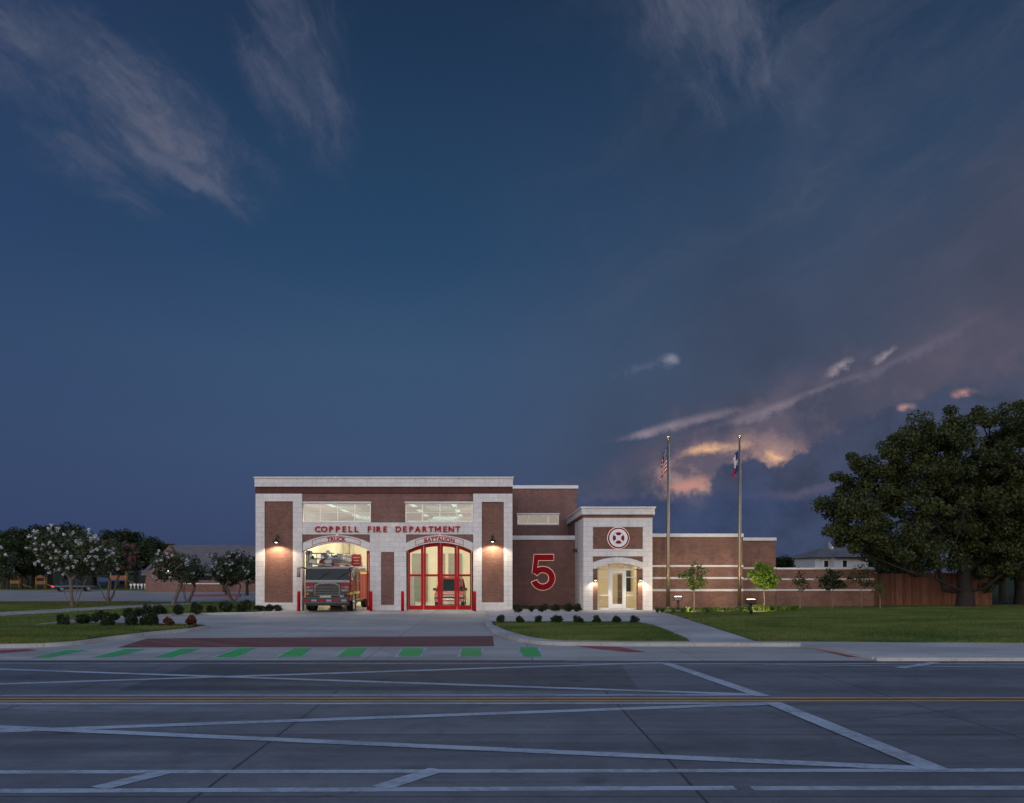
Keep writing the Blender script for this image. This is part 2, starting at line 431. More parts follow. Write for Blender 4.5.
def skel_mesh(nodes, par, rad, seg=7, flare=1.35):
    V = []; Fc = []
    for i in range(1, len(nodes)):
        a, b = nodes[par[i]], nodes[i]; ra = rad[i] * 1.12 if par[i] else rad[i] * flare; ra = min(ra, rad[par[i]] * (flare if par[i] == 0 else 1)); rb = rad[i]
        t = b - a; L = np.linalg.norm(t)
        if L < 1e-4: continue
        t = t / L; u = np.cross(t, [0.31, .2, .93]); 
        if np.linalg.norm(u) < .1: u = np.cross(t, [1, 0, 0])
        u /= np.linalg.norm(u); w = np.cross(t, u); o = len(V)
        sg = seg if ra > .06 else 4
        for p, r in ((a - t * min(ra * .3, .1), ra), (b + t * rb * .3, rb)):
            for k in range(sg):
                an = 2 * PI * k / sg; V.append(p + (u * math.cos(an) + w * math.sin(an)) * r)
        for k in range(sg): Fc.append((o + k, o + (k + 1) % sg, o + sg + (k + 1) % sg, o + sg + k))
    me = raw_mesh('trunk', V, Fc)
    me.polygons.foreach_set('use_smooth', [True] * len(me.polygons))
    return me
# ------------------------------------------------------------------ camera
cam = bpy.data.cameras.new('camera'); co = bpy.data.objects.new('camera', cam); COL.objects.link(co)
co.location = (0, 0, CH); co.rotation_euler = (PI / 2, 0, 0)
cam.sensor_width = 36; cam.lens = F / 1024 * 36; cam.shift_x = (512 - VX) / 1024; cam.shift_y = (HY - 401.5) / 1024
cam.clip_start = .1; cam.clip_end = 6000
sc.camera = co
sc.view_settings.view_transform = 'Standard'; sc.view_settings.look = 'None'; sc.view_settings.gamma = 1; sc.view_settings.use_curve_mapping = False
sc.view_settings.exposure = 0
try:
    sc.cycles.use_denoising = True; sc.cycles.max_bounces = 8; sc.cycles.transparent_max_bounces = 24
    sc.cycles.sample_clamp_indirect = 4; sc.cycles.caustics_reflective = False; sc.cycles.caustics_refractive = False
except Exception: pass

# ------------------------------------------------------------------ world: dusk sky
def lin(*c): return tuple(((v / 255 + .055) / 1.055) ** 2.4 if v > 10 else v / 255 / 12.92 for v in c)
w = bpy.data.worlds.new('World'); sc.world = w; w.use_nodes = True
nt = NT(w.node_tree); bg = nt.n['Background']
d = nt.vm('NORMALIZE', nt.new('ShaderNodeTexCoord').outputs['Generated'])
x, y, z = nt.xyz(d)
az = nt.m('ARCTAN2', x, y); el = nt.m('ARCSINE', z)
def S(px, py):
    a = math.atan((px - VX) / F); return a, math.atan((HY - py) / F * math.cos(a))
base = nt.ramp(nt.m('DIVIDE', el, 1.2), [(0., lin(50, 64, 96)), (.045, lin(54, 71, 108)), (.11, lin(57, 78, 113)), (.19, lin(54, 80, 113)), (.28, lin(37, 68, 102)), (.48, lin(26, 48, 76)), (.8, lin(34, 62, 108)), (1., lin(44, 76, 130))])
# a little bluer and darker to the left
base = nt.mix(nt.smooth(az, -.1, -.6, 0., .5), base, tuple(lin(44, 62, 100)))
base = nt.mix(nt.m('MULTIPLY', nt.smooth(az, -.12, .40), nt.smooth(el, .62, .05)), base, tuple(lin(63, 73, 94)))
sky = nt.new('ShaderNodeTexSky', sky_type='NISHITA'); sky.sun_disc = False; sky.sun_elevation = R(2.); sky.sun_rotation = R(200.)
base = nt.vm('ADD', base, nt.vm('MULTIPLY', sky.outputs[0], (.0035, .0035, .0035)))
W1 = nt.noise(d, 7., 7., .62); W2 = nt.noise(nt.vm('ADD', d, (5.3, 1.7, 9.1)), 16., 7., .65)
W4 = nt.m('ADD', nt.m('MULTIPLY', W1, .5), nt.m('MULTIPLY', nt.noise(nt.vm('ADD', d, (2.2, 8.1, 4.4)), 30., 6., .6), .5))
W3 = nt.noise(nt.vm('ADD', d, (1.1, 4.2, 3.1)), 3., 4., .5)
def warp(amt):
    return nt.m('MULTIPLY', nt.m('SUBTRACT', W1, .5), amt), nt.m('MULTIPLY', nt.m('SUBTRACT', W2, .5), amt)
wx, wy = warp(1.)
def blob(px, py, rx, ry, ang, k=.5, e0=0., e1=.6, tex=W2, wa=0.06):
    """elliptic mask round a direction; rx, ry in pixels-equivalent, ang deg (up to the right)"""
    a0, e_ = S(px, py); rx /= F; ry /= F
    da = nt.m('SUBTRACT', nt.m('ADD', az, nt.m('MULTIPLY', wx, wa)), a0); de = nt.m('SUBTRACT', nt.m('ADD', el, nt.m('MULTIPLY', wy, wa)), e_)
    c, s = math.cos(R(ang)), math.sin(R(ang))
    u = nt.m('DIVIDE', nt.m('ADD', nt.m('MULTIPLY', da, c), nt.m('MULTIPLY', de, s)), rx)
    v = nt.m('DIVIDE', nt.m('SUBTRACT', nt.m('MULTIPLY', de, c), nt.m('MULTIPLY', da, s)), ry)
    r = nt.m('SQRT', nt.m('ADD', nt.m('MULTIPLY', u, u), nt.m('MULTIPLY', v, v)))
    q = nt.m('ADD', nt.m('SUBTRACT', 1., r), nt.m('MULTIPLY', nt.m('SUBTRACT', tex, .5), k * 2))
    return nt.smooth(q, e0, e1), v, u
# streaky cirrus texture: stretched along a slanted axis
def streak(ang, st=5., sc_=5., seed=0.):
    c, s = math.cos(R(ang)), math.sin(R(ang))
    a2 = nt.m('ADD', az, nt.m('MULTIPLY', wx, .10)); e2 = nt.m('ADD', el, nt.m('MULTIPLY', wx, -.08))
    u = nt.m('ADD', nt.m('MULTIPLY', a2, c), nt.m('MULTIPLY', e2, s)); v = nt.m('SUBTRACT', nt.m('MULTIPLY', e2, c), nt.m('MULTIPLY', a2, s))
    return nt.noise(nt.comb(nt.m('MULTIPLY', u, sc_), nt.m('MULTIPLY', v, sc_ * st), seed), 1., 8., .68, .3)
st1 = streak(-26, 2.6, 6., 2.); st2 = streak(-62, 2.4, 6., 5.); st3 = streak(28, 2.8, 4., 9.)
col = base
def over(f, c, amt=1., pat=None):
    global col
    if pat is not None: f = nt.m('MULTIPLY', f, pat)
    col = nt.mix(nt.m('MULTIPLY', f, amt, clamp=True), col, tuple(lin(*c)) if not isinstance(c, bpy.types.NodeSocket) else c)
cir = lambda t, a=.42, b=.8: nt.smooth(t, a, b)
# veil over the right half
f, _, _ = blob(1080, 300, 480, 240, 25, .55, 0., .9, W3, .1)
over(f, (68, 75, 98), .6)
f, _, _ = blob(1090, 190, 300, 120, 30, .5, 0., .9, st3, .1)
over(f, (58, 66, 86), .6)
f, _, _ = blob(1000, 260, 280, 50, 30, .6, .1, .9, st3, .08); over(f, (84, 86, 106), .35)
# broad feathery veil over the right half
gv = nt.m('MULTIPLY', nt.smooth(az, -.05, .30), nt.smooth(el, -.02, .12)); gv = nt.m('MULTIPLY', gv, nt.smooth(y, 0., .2))
over(gv, (80, 86, 106), .5, cir(st3, .38, .78))
over(gv, (46, 56, 76), .45, nt.smooth(W3, .55, .75))
# cirrus
f, _, _ = blob(60, 85, 180, 75, -18, .6, 0., .8, st1, .09); over(f, (96, 101, 120), .68, nt.m('MULTIPLY', cir(st1, .32, .8), nt.smooth(W2, .3, .6, .45, 1.1)))
f, _, _ = blob(195, 125, 120, 44, -38, .7, .0, .8, st1, .09); over(f, (100, 104, 124), .8, nt.m('MULTIPLY', cir(st1, .32, .85), nt.smooth(W2, .3, .6, .5, 1.1)))
f, _, _ = blob(170, 165, 70, 9, -24, .6, .0, .8, st1, .04); over(f, (104, 107, 128), .4)
f, _, _ = blob(295, 40, 125, 70, -70, .7, 0., .8, st2, .09); over(f, (98, 102, 124), .75, nt.m('MULTIPLY', cir(st2, .28, .85), nt.smooth(W2, .3, .6, .5, 1.1)))
f, _, _ = blob(720, 35, 130, 66, -24, .7, 0., .8, st2, .09); over(f, (92, 98, 118), .9, cir(st2, .32, .75))
f, _, _ = blob(800, 130, 60, 26, 55, .5, 0., .8, st3); over(f, (76, 86, 112), .5, cir(st3, .3, .8))
# anvil edge: long pale streak rising to the right
f, v, u = blob(800, 428, 270, 66, 17, .8, .0, .6, W4, .07)
over(f, nt.mix(nt.smooth(W2, .38, .62), tuple(lin(70, 74, 94)), tuple(lin(96, 90, 106))), .9)
f, v, u = blob(960, 360, 150, 60, 25, .6, .0, 1., W3, .06)
over(f, (88, 85, 102), .6)
f, v, u = blob(655, 455, 90, 26, 12, .8, .0, .8, W4, .05); over(f, (82, 80, 100), .6)
f, v, u = blob(790, 402, 150, 7, 17, .9, .05, 1.3, W2, .03); over(f, (140, 128, 140), .7, nt.smooth(W4, .38, .6, .3, 1.1))
f, v, u = blob(900, 362, 110, 9, 26, 1., .1, 1.3, W2, .04); over(f, (108, 104, 122), .6)
f, v, u = blob(645, 432, 62, 6, 14, .9, .1, 1.2, W2, .02); over(f, (160, 144, 152), .8, nt.smooth(W4, .38, .6, .3, 1.1))
f, v, u = blob(705, 418, 75, 9, 10, 1., .1, 1.2, W2, .02); over(f, (140, 126, 140), .7)
# small puffs
f, _, _ = blob(672, 360, 22, 15, 5, 1.5, .3, 1.5, W2, .02); over(f, (160, 158, 172), .9)
f, _, _ = blob(655, 366, 62, 16, 5, 1.5, .5, 1.6, W2, .02); over(f, (112, 118, 140), .8)
f, _, _ = blob(842, 368, 22, 9, 30, 1.1, .2, 1.2, W2); over(f, (170, 158, 162), .8)
f, _, _ = blob(885, 355, 20, 8, 20, 1.1, .2, 1.2, W2); over(f, (160, 150, 156), .7)
# storm cloud body and its lit top
f, v, u = blob(735, 468, 110, 40, 3, .8, .0, .6, W4, .05)
warm = nt.mix(nt.smooth(W2, .42, .64), tuple(lin(98, 90, 106)), tuple(lin(176, 142, 134)))
over(f, warm, .85)
f, v, u = blob(712, 450, 56, 10, 8, 1.3, .2, 1.2, W4, .03); over(f, (238, 186, 146), .95)
f, v, u = blob(777, 453, 22, 8, -18, 1.6, .2, 1.3, W4, .04); over(f, (250, 196, 145), .95)
f, v, u = blob(690, 484, 34, 8, 10, 1.4, .2, 1.3, W4, .04); over(f, (196, 140, 128), .8)
# dark base in front, bumpy upper rim
def dark(px, py, rx, ry, ang, c, k=.35, amt=.97):
    f, v, u = blob(px, py, rx, ry, ang, k * 1.25, 0., .2, W4, .05); over(f, nt.mix(nt.smooth(W4, .38, .62), tuple(lin(*[q * .93 for q in c])), tuple(lin(*[min(255, q * 1.12) for q in c]))), amt)
dark(800, 502, 90, 52, 14, (58, 67, 92), .45)
dark(752, 482, 34, 24, 0, (60, 69, 94), .6)
dark(900, 458, 120, 46, 18, (61, 69, 91), .45)
dark(700, 540, 260, 50, 0, (54, 67, 97), .35, .85)
dark(1000, 530, 240, 84, 8, (57, 67, 93), .35, .95)
f, v, u = blob(810, 492, 90, 11, 4, .8, .2, 1.2, W3, .05); over(f, (96, 92, 118), .6)
f, v, u = blob(905, 408, 15, 7, 0, 1.3, .15, 1.1, W2, .02); over(f, (186, 142, 138), .9, nt.smooth(W4, .36, .58, .2, 1.1))
f, v, u = blob(966, 394, 20, 9, 3, 1.3, .15, 1.1, W2, .02); over(f, (196, 146, 138), .9, nt.smooth(W4, .36, .58, .2, 1.1))
f, _, _ = blob(672, 360, 16, 12, 10, 1.2, .1, 1.2, W2, .01); over(f, (150, 150, 168), .7)
# afterglow behind the camera (the sun has gone down there) with cloud bars
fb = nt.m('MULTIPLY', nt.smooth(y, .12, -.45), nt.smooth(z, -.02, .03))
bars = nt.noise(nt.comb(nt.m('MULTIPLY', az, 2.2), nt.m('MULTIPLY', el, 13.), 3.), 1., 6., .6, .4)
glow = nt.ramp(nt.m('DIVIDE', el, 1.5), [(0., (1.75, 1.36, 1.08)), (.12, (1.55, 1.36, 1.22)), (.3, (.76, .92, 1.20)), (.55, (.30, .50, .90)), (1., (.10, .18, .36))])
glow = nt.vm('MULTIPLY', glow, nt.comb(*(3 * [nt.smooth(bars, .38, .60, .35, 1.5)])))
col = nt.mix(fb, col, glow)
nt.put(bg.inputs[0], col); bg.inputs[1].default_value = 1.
w.cycles.sampling_method = 'MANUAL'; w.cycles.sample_map_resolution = 512

# soft after-sunset light from behind the camera
sun = bpy.data.lights.new('sun', 'SUN'); so = bpy.data.objects.new('sun', sun); COL.objects.link(so)
sun.energy = .42; sun.angle = R(50); sun.color = (1., .86, .74)
so.rotation_euler = (R(74), 0, R(-14))

# ------------------------------------------------------------------ ground
o = sheet('ground', [(-2500, -600), (2500, -600), (2500, 4000), (-2500, 4000)], -.35, 'field')
YK = 24.3
sheet('road', [(-320, 8 - 9), (320, 8 - 9), (320, YK), (-320, YK)], 0., 'road')
sheet('pavement', [(-320, -7), (320, -7), (320, -1), (-320, -1)], .05, 'walk', .35)
sheet('driveway', [(-75, YK), (75, YK), (75, 62), (-75, 62)], .004, 'apron')
sheet('road_gutter', [(-320, YK - .38), (320, YK - .38), (320, YK - .30), (-320, YK - .30)], .004, 'road_patch')
sheet('road_gutter', [(-320, YK - .03), (X(566, YK), YK - .03), (X(566, YK), YK + .03), (-320, YK + .03)], .009, 'black')
sheet('parking_lot', [(-420, 69.5), (-13, 69.5), (-13, 117), (-420, 117)], .0, 'lot')
HL = .08
def kerb(name, pts, z, wdt=.16, h=.10, mat='walk', lab=None):
    """kerb along a world polyline"""
    pts = [Vector((p[0], p[1], 0)) for p in pts]; mb = MB(); L = []
    for i, p in enumerate(pts):
        t = (pts[min(i + 1, len(pts) - 1)] - pts[max(i - 1, 0)]).normalized(); n = Vector((-t.y, t.x, 0)) * wdt / 2
        L.append([mb.bm.verts.new(q) for q in (p - n + Vector((0, 0, -.25)), p - n + Vector((0, 0, z + h)), p + n + Vector((0, 0, z + h)), p + n + Vector((0, 0, -.25)))])
    for a, b in zip(L, L[1:]):
        for k in range(3): mb.bm.faces.new((a[k], a[k + 1], b[k + 1], b[k]))
    mb.bm.faces.new(L[0]); mb.bm.faces.new(L[-1][::-1])
    return struct(mb.build(name, mat))
def smooth_line(pts, n=6):
    out = []
    P = [Vector(p) for p in pts]; P = [P[0]] + P + [P[-1]]
    for i in range(1, len(P) - 2):
        for k in range(n):
            t = k / n; a, b, c, d = P[i - 1:i + 3]
            out.append(tuple(.5 * ((2 * b) + (c - a) * t + (2 * a - 5 * b + 4 * c - d) * t * t + (3 * b - a - 3 * c + d) * t ** 3)))
    out.append(tuple(P[-2])); return out
# right side: raised pavement with entrance walk
edge_r = smooth_line([G(*p, HL) for p in [(487, 611.6), (486, 618), (488, 625), (497, 632), (513, 637.5), (538, 641.8), (566, 643.2)]])
er2 = [G(*p, HL) for p in [(640, 643.8), (800, 644), (835, 650), (872, 657)]]
right_poly = edge_r + er2 + [(120, YK + .05), (120, 64), (X(512, 56), 64), (X(512, 56), 56.3)]
sheet('path', right_poly, HL, 'walk', .3)
kerb('kerb', edge_r + er2[:2], HL, .15, .045)
kerb('kerb', [(er2[-1][0], YK + .02), (120, YK + .02)], HL, .15, .01)
lawn_c = smooth_line([G(*p, HL) for p in [(639, 624), (655, 627.2), (689, 641.2)]], 4) + [G(*p, HL) for p in [(640, 641.2), (566, 640.6)]] + smooth_line([G(*p, HL) for p in [(550, 639.6), (530, 636.6), (510, 631.2), (498, 626.5), (495, 623.8)]], 4)
sheet('island_lawn', lawn_c, HL + .03, 'lawn', .1)
sheet('mulch_bed', [G(*p, HL) for p in [(492, 622), (636, 622), (641, 624.6), (494, 625.2)]], HL + .036, 'mulch', .1)
lawn_e = smooth_line([G(*p, HL) for p in [(664, 612.2), (685, 618.4), (757, 641.4)]], 4) + [G(*p, HL) for p in [(1024, 643.2), (1700, 643.5)]] + [(110, 62.4), (X(874, 59.5), 62.4), (X(874, 59.5), 59.3), (X(744, 59.5), 59.3), (X(744, 57), 56.4), (X(654, 57), 56.4)]
sheet('lawn', lawn_e, HL + .03, 'lawn', .1)
sheet('garden_bed', [G(*p, HL) for p in [(660, 611), (672, 614.2), (700, 615.2), (760, 613.6), (800, 611.2), (800, 609.8), (735, 610.6)]], HL + .05, 'mulch', .1)
sheet('garden_bed', [(X(512.5, 56.3), 56.4), (X(583, 54.8), 55.0), (X(576, 60.6), 60.7), (X(513, 56.3), 60.7)], HL + .05, 'mulch', .1)
# left side
LA = smooth_line([G(*p, HL) for p in [(208, 626.2), (190, 629.4), (155, 633), (110, 638), (71, 643), (30, 645), (-40, 646)]], 5) + [G(-700, 650, HL)]
lawn_l = [G(*p, HL) for p in [(204, 626), (184, 628.6), (150, 631.6), (108, 636.6), (71, 641.6), (30, 643.6), (-40, 644.6), (-700, 648)]]
left_back = [G(*p, HL) for p in [(-700, 634), (-40, 628.5), (37, 625.4), (60, 623.8)]]
sheet('verge', LA + left_back, HL, 'walk', .3)
sheet('lawn', lawn_l + [G(-700, 635, HL), G(-40, 629, HL), G(37, 626, HL), G(60, 624.6, HL)], HL + .03, 'lawn', .1)
kerb('kerb', LA[:-1], HL, .15, .045)
sheet('mulch_bed', [G(*p, HL) for p in [(56, 623.8), (120, 623.6), (206, 625.9), (188, 628.2), (120, 627), (60, 625.8)]], HL + .045, 'mulch', .1)
back = [G(*p, HL) for p in [(-700, 634.0), (-40, 628.4), (37, 625.2), (75, 620.5), (110, 617.6), (150, 615.2), (200, 613.6), (262, 612.6)]]
sheet('lawn', back + [(-15.3, 56.6), (-15.3, 69.5), (-420, 69.5), (-420, 40)], HL + .02, 'lawn', .3)
kerb('kerb', back[2:], HL, .15, .045)
# sidewalk crossing the far lawn and the fire lane kerbs
sheet('path', [G(-700, 628, HL), G(0, 616.8, HL), G(140, 607.8, HL), G(200, 604.8, HL), G(200, 603.3, HL), G(140, 605.5, HL), G(0, 613.5, HL), G(-700, 624, HL)], HL + .07, 'walk', .1)
mb = MB(); mb.box(-400, X(150, 69.6), 69.5, 69.75, -.1, .16); struct(mb.build('kerb', 'kerb_red'))
mb = MB(); mb.box(X(192, 88), X(240, 88), 88, 88.5, -.1, .18); struct(mb.build('kerb', 'kerb_red'))
sheet('far_lawn', [(-420, 117), (-13, 117), (-13, 150), (-420, 150)], .12, 'lawn', .3)
# brick band across the drive
def mark(name, pts, mat, z=.008):
    return sheet(name, [G(*p, z) for p in pts], z, mat)
mark('brick_paving', [(118, 647.5), (147, 638.4), (493, 636), (494, 646.2)], 'paver')
bars_ = [((34, 657.4), (51, 657.4), (87, 650), (66, 650)), ((94, 657), (113, 657), (145, 649), (125, 649)), ((154, 657), (172.6, 657), (201.6, 648.4), (183, 648.4)),
         ((215, 657), (236, 657), (256, 648.2), (239, 648.2)), ((278.5, 656.6), (301, 656.6), (312.7, 648), (294, 648)), ((336.6, 656.4), (359, 656.4), (368, 647.8), (348, 647.8)),
         ((398, 656.4), (419.6, 656.4), (424, 647.8), (403, 647.8)), ((460.6, 656.4), (481, 656.4), (480.8, 647.8), (462, 647.8)), ((523, 656.4), (542, 656.4), (536.5, 647.2), (519, 647.2))]
for b_ in bars_:
    e = mark('crossing_marking', [(b_[0][0] - 4, b_[0][1] + .7), (b_[1][0] + 1, b_[1][1] + .7), (b_[2][0] + 4, b_[2][1] - .3), (b_[3][0] - 1, b_[3][1] - .3)], 'paint_white', .008)
    mark('crossing_marking', b_, 'paint_green', .012)
def rs(pts, z): return sheet('tactile_ramp', [G(*p, z) for p in pts], z, 'paint_red')
rs([(574, 645.6), (600, 646), (620, 647), (646, 651.8), (630, 652), (600, 649.2)], .010)
rs([(805, 646.4), (821, 647.2), (866, 656.8), (848, 656.9)], .010)
rs([(-30, 651.5), (28, 648.9), (38, 650.2), (0, 653)], .010)
# road markings
def line(a, b, wdt, mat='paint_white', z=.005, name='road_marking'):
    A = Vector(G(*a)); B = Vector(G(*b)); t = (B - A).normalized(); n = Vector((-t.y, t.x)) * wdt / 2
    return sheet(name, [tuple(A - n), tuple(B - n), tuple(B + n), tuple(A + n)], z, mat)
line((-60, 686), (663, 662.6), .26, z=.004)
line((-60, 667.4), (761, 695), .26, z=.007)
line((664, 663), (763, 696.6), .30, z=.010)
line((772, 703), (938, 771), .32, z=.0145)
line((-60, 733.6), (772, 703.8), .28, z=.007)
line((-60, 725), (936, 769.6), .27, z=.010)
line((-400, 663), (1500, 664), .14, z=.0045)
line((-300, 772.8), (1500, 769.4), .18, z=.004)
line((-300, 792.4), (735, 788.2), .19, z=.004); line((752, 788.6), (1500, 787), .19, z=.004)
line((98, 788.6), (168, 771.6), .26, z=.0075); line((381, 788), (438, 769.6), .26, z=.0075)
line((-400, 695.8), (763, 695.1), .17, z=.0045); line((-400, 704.3), (774, 703.3), .19, z=.0045)
line((-600, 698.8), (1700, 697.6), .15, 'paint_yellow', z=.004); line((-600, 701.5), (1700, 700.7), .15, 'paint_yellow', z=.004)
line((764, 664.8), (1300, 670.6), .14, z=.008); line((899, 668.4), (936, 662.8), .28, z=.011)
# a darker resurfaced panel across the far lanes
sheet('road_patch', [G(118, 690.5), G(640, 690.5), G(620, 663.5), G(196, 663.5)], .0015, 'road_patch')
# ------------------------------------------------------------------ fire station
YM, YB, YT, Y5, YU, YW, YV = 56.1, 57.0, 54.8, 60.7, 66.1, 57.0, 59.5
st = thing('fire_station', 'red brick and pale stone fire station with two arched bays and a square entry tower', 'fire station', (X(384, YM), YM, 0))
OX, OY = X(384, YM), YM
def sp(mb, name, mat, parent=None):
    """build a part of the station (geometry is in world space)"""
    o = mb.build(name, mat)
    if parent is None: o.parent = st; o.matrix_parent_inverse = Matrix.Translation((-OX, -OY, 0))
    else: o.parent = parent
    return o
def fb(mb, a, b, t, u, Y, front=0., dep=.3):
    """box from pixel columns a..b, rows t..u of a facade at distance Y, standing `front` proud"""
    return mb.box(X(a, Y), X(b, Y), Y - front, Y + dep, Z(u, Y), Z(t, Y))
# --- arches
class Arch:
    def __init__(s, a, b, spring, apex, Y):
        s.x0, s.x1 = X(a, Y), X(b, Y); s.zs, s.za = Z(spring, Y), Z(apex, Y)
        h = s.za - s.zs; c = (s.x1 - s.x0) / 2; s.r = (c * c + h * h) / (2 * h); s.xc = (s.x0 + s.x1) / 2; s.zc = s.za - s.r
    def __call__(s, x, off=0.):
        r = s.r + off; return s.zc + math.sqrt(max(r * r - (x - s.xc) ** 2, 0))
    def xs(s, n=24, a=None, b=None):
        a = s.x0 if a is None else a; b = s.x1 if b is None else b
        return [a + (b - a) * k / n for k in range(n + 1)]
def bay(a, b, Y, spring, apex, ring, top):
    """stone ring and brick spandrels over an arched opening; returns Arch"""
    A = Arch(a, b, spring, apex, Y); zt = Z(top, Y)
    mb = MB(); mb.vstrip(A.xs(), lambda x: A(x), lambda x: min(A(x, ring), zt), Y - .06, Y + .55); sp(mb, 'stone_arch', 'stone')
    mb = MB()
    xs = [x for x in A.xs(48) if A(x, ring) < zt - .01]
    L = [x for x in xs if x < A.xc]; Rr = [x for x in xs if x > A.xc]
    for q in (L, Rr):
        if len(q) > 1: mb.vstrip(q, lambda x: A(x, ring), lambda x: zt, Y, Y + .4)
    sp(mb, 'brick_spandrel', 'brick'); return A
Ht = lambda py: Z(py, YM)
# brick body of the engine house
mb = MB()
fb(mb, 302.3, 473.4, 486.5, 501.6, YM, 0, .4)                      # above the windows
fb(mb, 371, 405, 501.6, 522.6, YM, 0, .4)
mb.box(X(256, YM) , X(256, YM) + .35, YM + .42, YM + 20, 0, Ht(487)); mb.box(X(512, YM) - .35, X(512, YM), YM + .42, YM + 20, 0, Ht(487))
mb.box(X(256, YM), X(512, YM), YM + 20, YM + 20.3, 0, Ht(487))
sp(mb, 'brick_wall', 'brick')
mb = MB(); fb(mb, 255.6, 512.4, 487, 493.6, YM, .05, .4); sp(mb, 'brick_band', 'brick_dark')
mb = MB(); mb.box(X(255.4, YM) - .02, X(512.6, YM) + .02, YM - .14, YM + 20.4, Ht(486.8), Ht(478.6)); mb.box(X(255.2, YM) - .05, X(512.8, YM) + .05, YM - .2, YM + 20.45, Ht(478.6), Ht(477)); sp(mb, 'stone_cornice', 'stone')
mb = MB(); mb.box(X(303, YM), X(472, YM), YM + .45, YM + 19.9, Ht(494), Ht(494) + .2); sp(mb, 'ceiling', 'cream2')
# pilasters with recessed brick panels
def pilaster(a, b, pa, pb, t, u, pt, pu, base=0.0):
    mb = MB()
    fb(mb, a, pa, t, 999, YM, .1, .4) if False else mb.box(X(a, YM), X(pa, YM), YM - .1, YM + .4, base, Ht(t))
    mb.box(X(pb, YM), X(b, YM), YM - .1, YM + .4, base, Ht(t))
    mb.box(X(pa, YM), X(pb, YM), YM - .1, YM + .4, Ht(pt), Ht(t)); mb.box(X(pa, YM), X(pb, YM), YM - .1, YM + .4, base, Ht(pu))
    o = sp(mb, 'stone_pilaster', 'stone')
    mb = MB(); mb.box(X(pa, YM), X(pb, YM), YM + .0, YM + .3, Ht(pu), Ht(pt)); q = mb.build('brick_panel', 'brick_warm'); q.parent = o
    return o
pilaster(256, 302.4, 264.8, 293.2, 493.8, 611, 501.4, 602.6)
pilaster(473.2, 512.4, 481.8, 503.8, 493.8, 611, 502, 602.4)
# middle pier and stone band
mb = MB(); mb.box(X(302.4, YM), X(473.2, YM), YM - .05, YM + .4, Ht(534.4), Ht(522.6)); sp(mb, 'stone_band', 'stone')
mb = MB()
mb.box(X(370, YM), X(381, YM), YM - .05, YM + .4, 0, Ht(534.4)); mb.box(X(394.2, YM), X(406, YM), YM - .05, YM + .4, 0, Ht(534.4))
mb.box(X(381, YM), X(394.2, YM), YM - .05, YM + .4, Ht(552), Ht(534.4)); mb.box(X(381, YM), X(394.2, YM), YM - .05, YM + .4, 0, Ht(605))
pier = sp(mb, 'stone_pier', 'stone')
mb = MB(); mb.box(X(381, YM), X(394.2, YM), YM + .02, YM + .35, Ht(605), Ht(552)); q = mb.build('brick_panel', 'brick'); q.parent = pier
A1 = bay(303, 370, YM, 551.2, 542.6, .46, 534.5)
A2 = bay(406, 473, YM, 551.2, 542.6, .46, 534.5)
# arch name tablets: raised outline following the arch, with lettering
for A, word in ((A1, 'TRUCK'), (A2, 'BATTALION')):
    mb = MB(); hw = 1.5; xs = [A.xc - hw + 2 * hw * k / 20 for k in range(21)]
    lo = lambda x: A(x, .07) if True else 0
    hi = lambda x: min(A(x, .07) + .33, A(x, .40))
    mb.vstrip(xs, lo, lambda x: lo(x) + .028, YM - .075, YM - .055); mb.vstrip(xs, lambda x: hi(x) - .028, hi, YM - .075, YM - .055)
    for x_ in (A.xc - hw, A.xc + hw - .028): mb.box(x_, x_ + .028, YM - .075, YM - .055, lo(x_) + .028, hi(x_) - .028)
    sp(mb, 'tablet_border', 'sign_red')
    me = text_mesh(word, .34, .012, .013, 1.04)
    # wrap the word along the arch
    for v in me.vertices:
        xx = A.xc + v.co.x; zz = v.co.y; v.co = (xx, YM - .07 - v.co.z, A(xx, .10) + zz)
    o = link('tablet_lettering', me, 'sign_red'); o.parent = st; o.matrix_parent_inverse = Matrix.Translation((-OX, -OY, 0))
# high windows
def window(a, b, t, u, Y, cols, rows=(), fr=.05, glass='glass_up', rec=.12, parent=None, name='window', mat='alu', sill=True):
    x0, x1, z0, z1 = X(a, Y), X(b, Y), Z(u, Y), Z(t, Y)
    mb = MB()
    mb.box(x0, x1, Y + rec - .03, Y + rec + .06, z0, z0 + fr); mb.box(x0, x1, Y + rec - .03, Y + rec + .06, z1 - fr, z1)
    xs = [x0] + [x0 + (x1 - x0) * c for c in cols] + [x1]
    for i, xx in enumerate(xs):
        l = xx if i == 0 else xx - fr if i == len(xs) - 1 else xx - fr / 2
        mb.box(l, l + fr, Y + rec - .03, Y + rec + .06, z0 + fr, z1 - fr)
    for r_ in rows: mb.box(x0 + fr, x1 - fr, Y + rec - .012, Y + rec + .04, z0 + (z1 - z0) * r_ - .012, z0 + (z1 - z0) * r_ + .012)
    o = sp(mb, name, mat)
    for i in range(len(xs) - 1):
        mb = MB(); mb.box(xs[i] + fr * .4, xs[i + 1] - fr * .4, Y + rec + .012, Y + rec + .02, z0 + fr * .8, z1 - fr * .8); mb.build('pane', glass).parent = o
    if sill:
        mb = MB(); mb.box(x0 - .05, x1 + .05, Y - .06, Y + rec - .03, z1, z1 + .1); mb.box(x0, x1, Y - .07, Y + rec - .03, z0 - .09, z0)
        mb.build('stone_surround', 'stone_smooth').parent = o
    return o
window(303.4, 370.6, 503.2, 521.6, YM, (.25, .51, .76), (.5,)); window(405.4, 472.8, 503.2, 521.6, YM, (.25, .51, .76), (.5,))
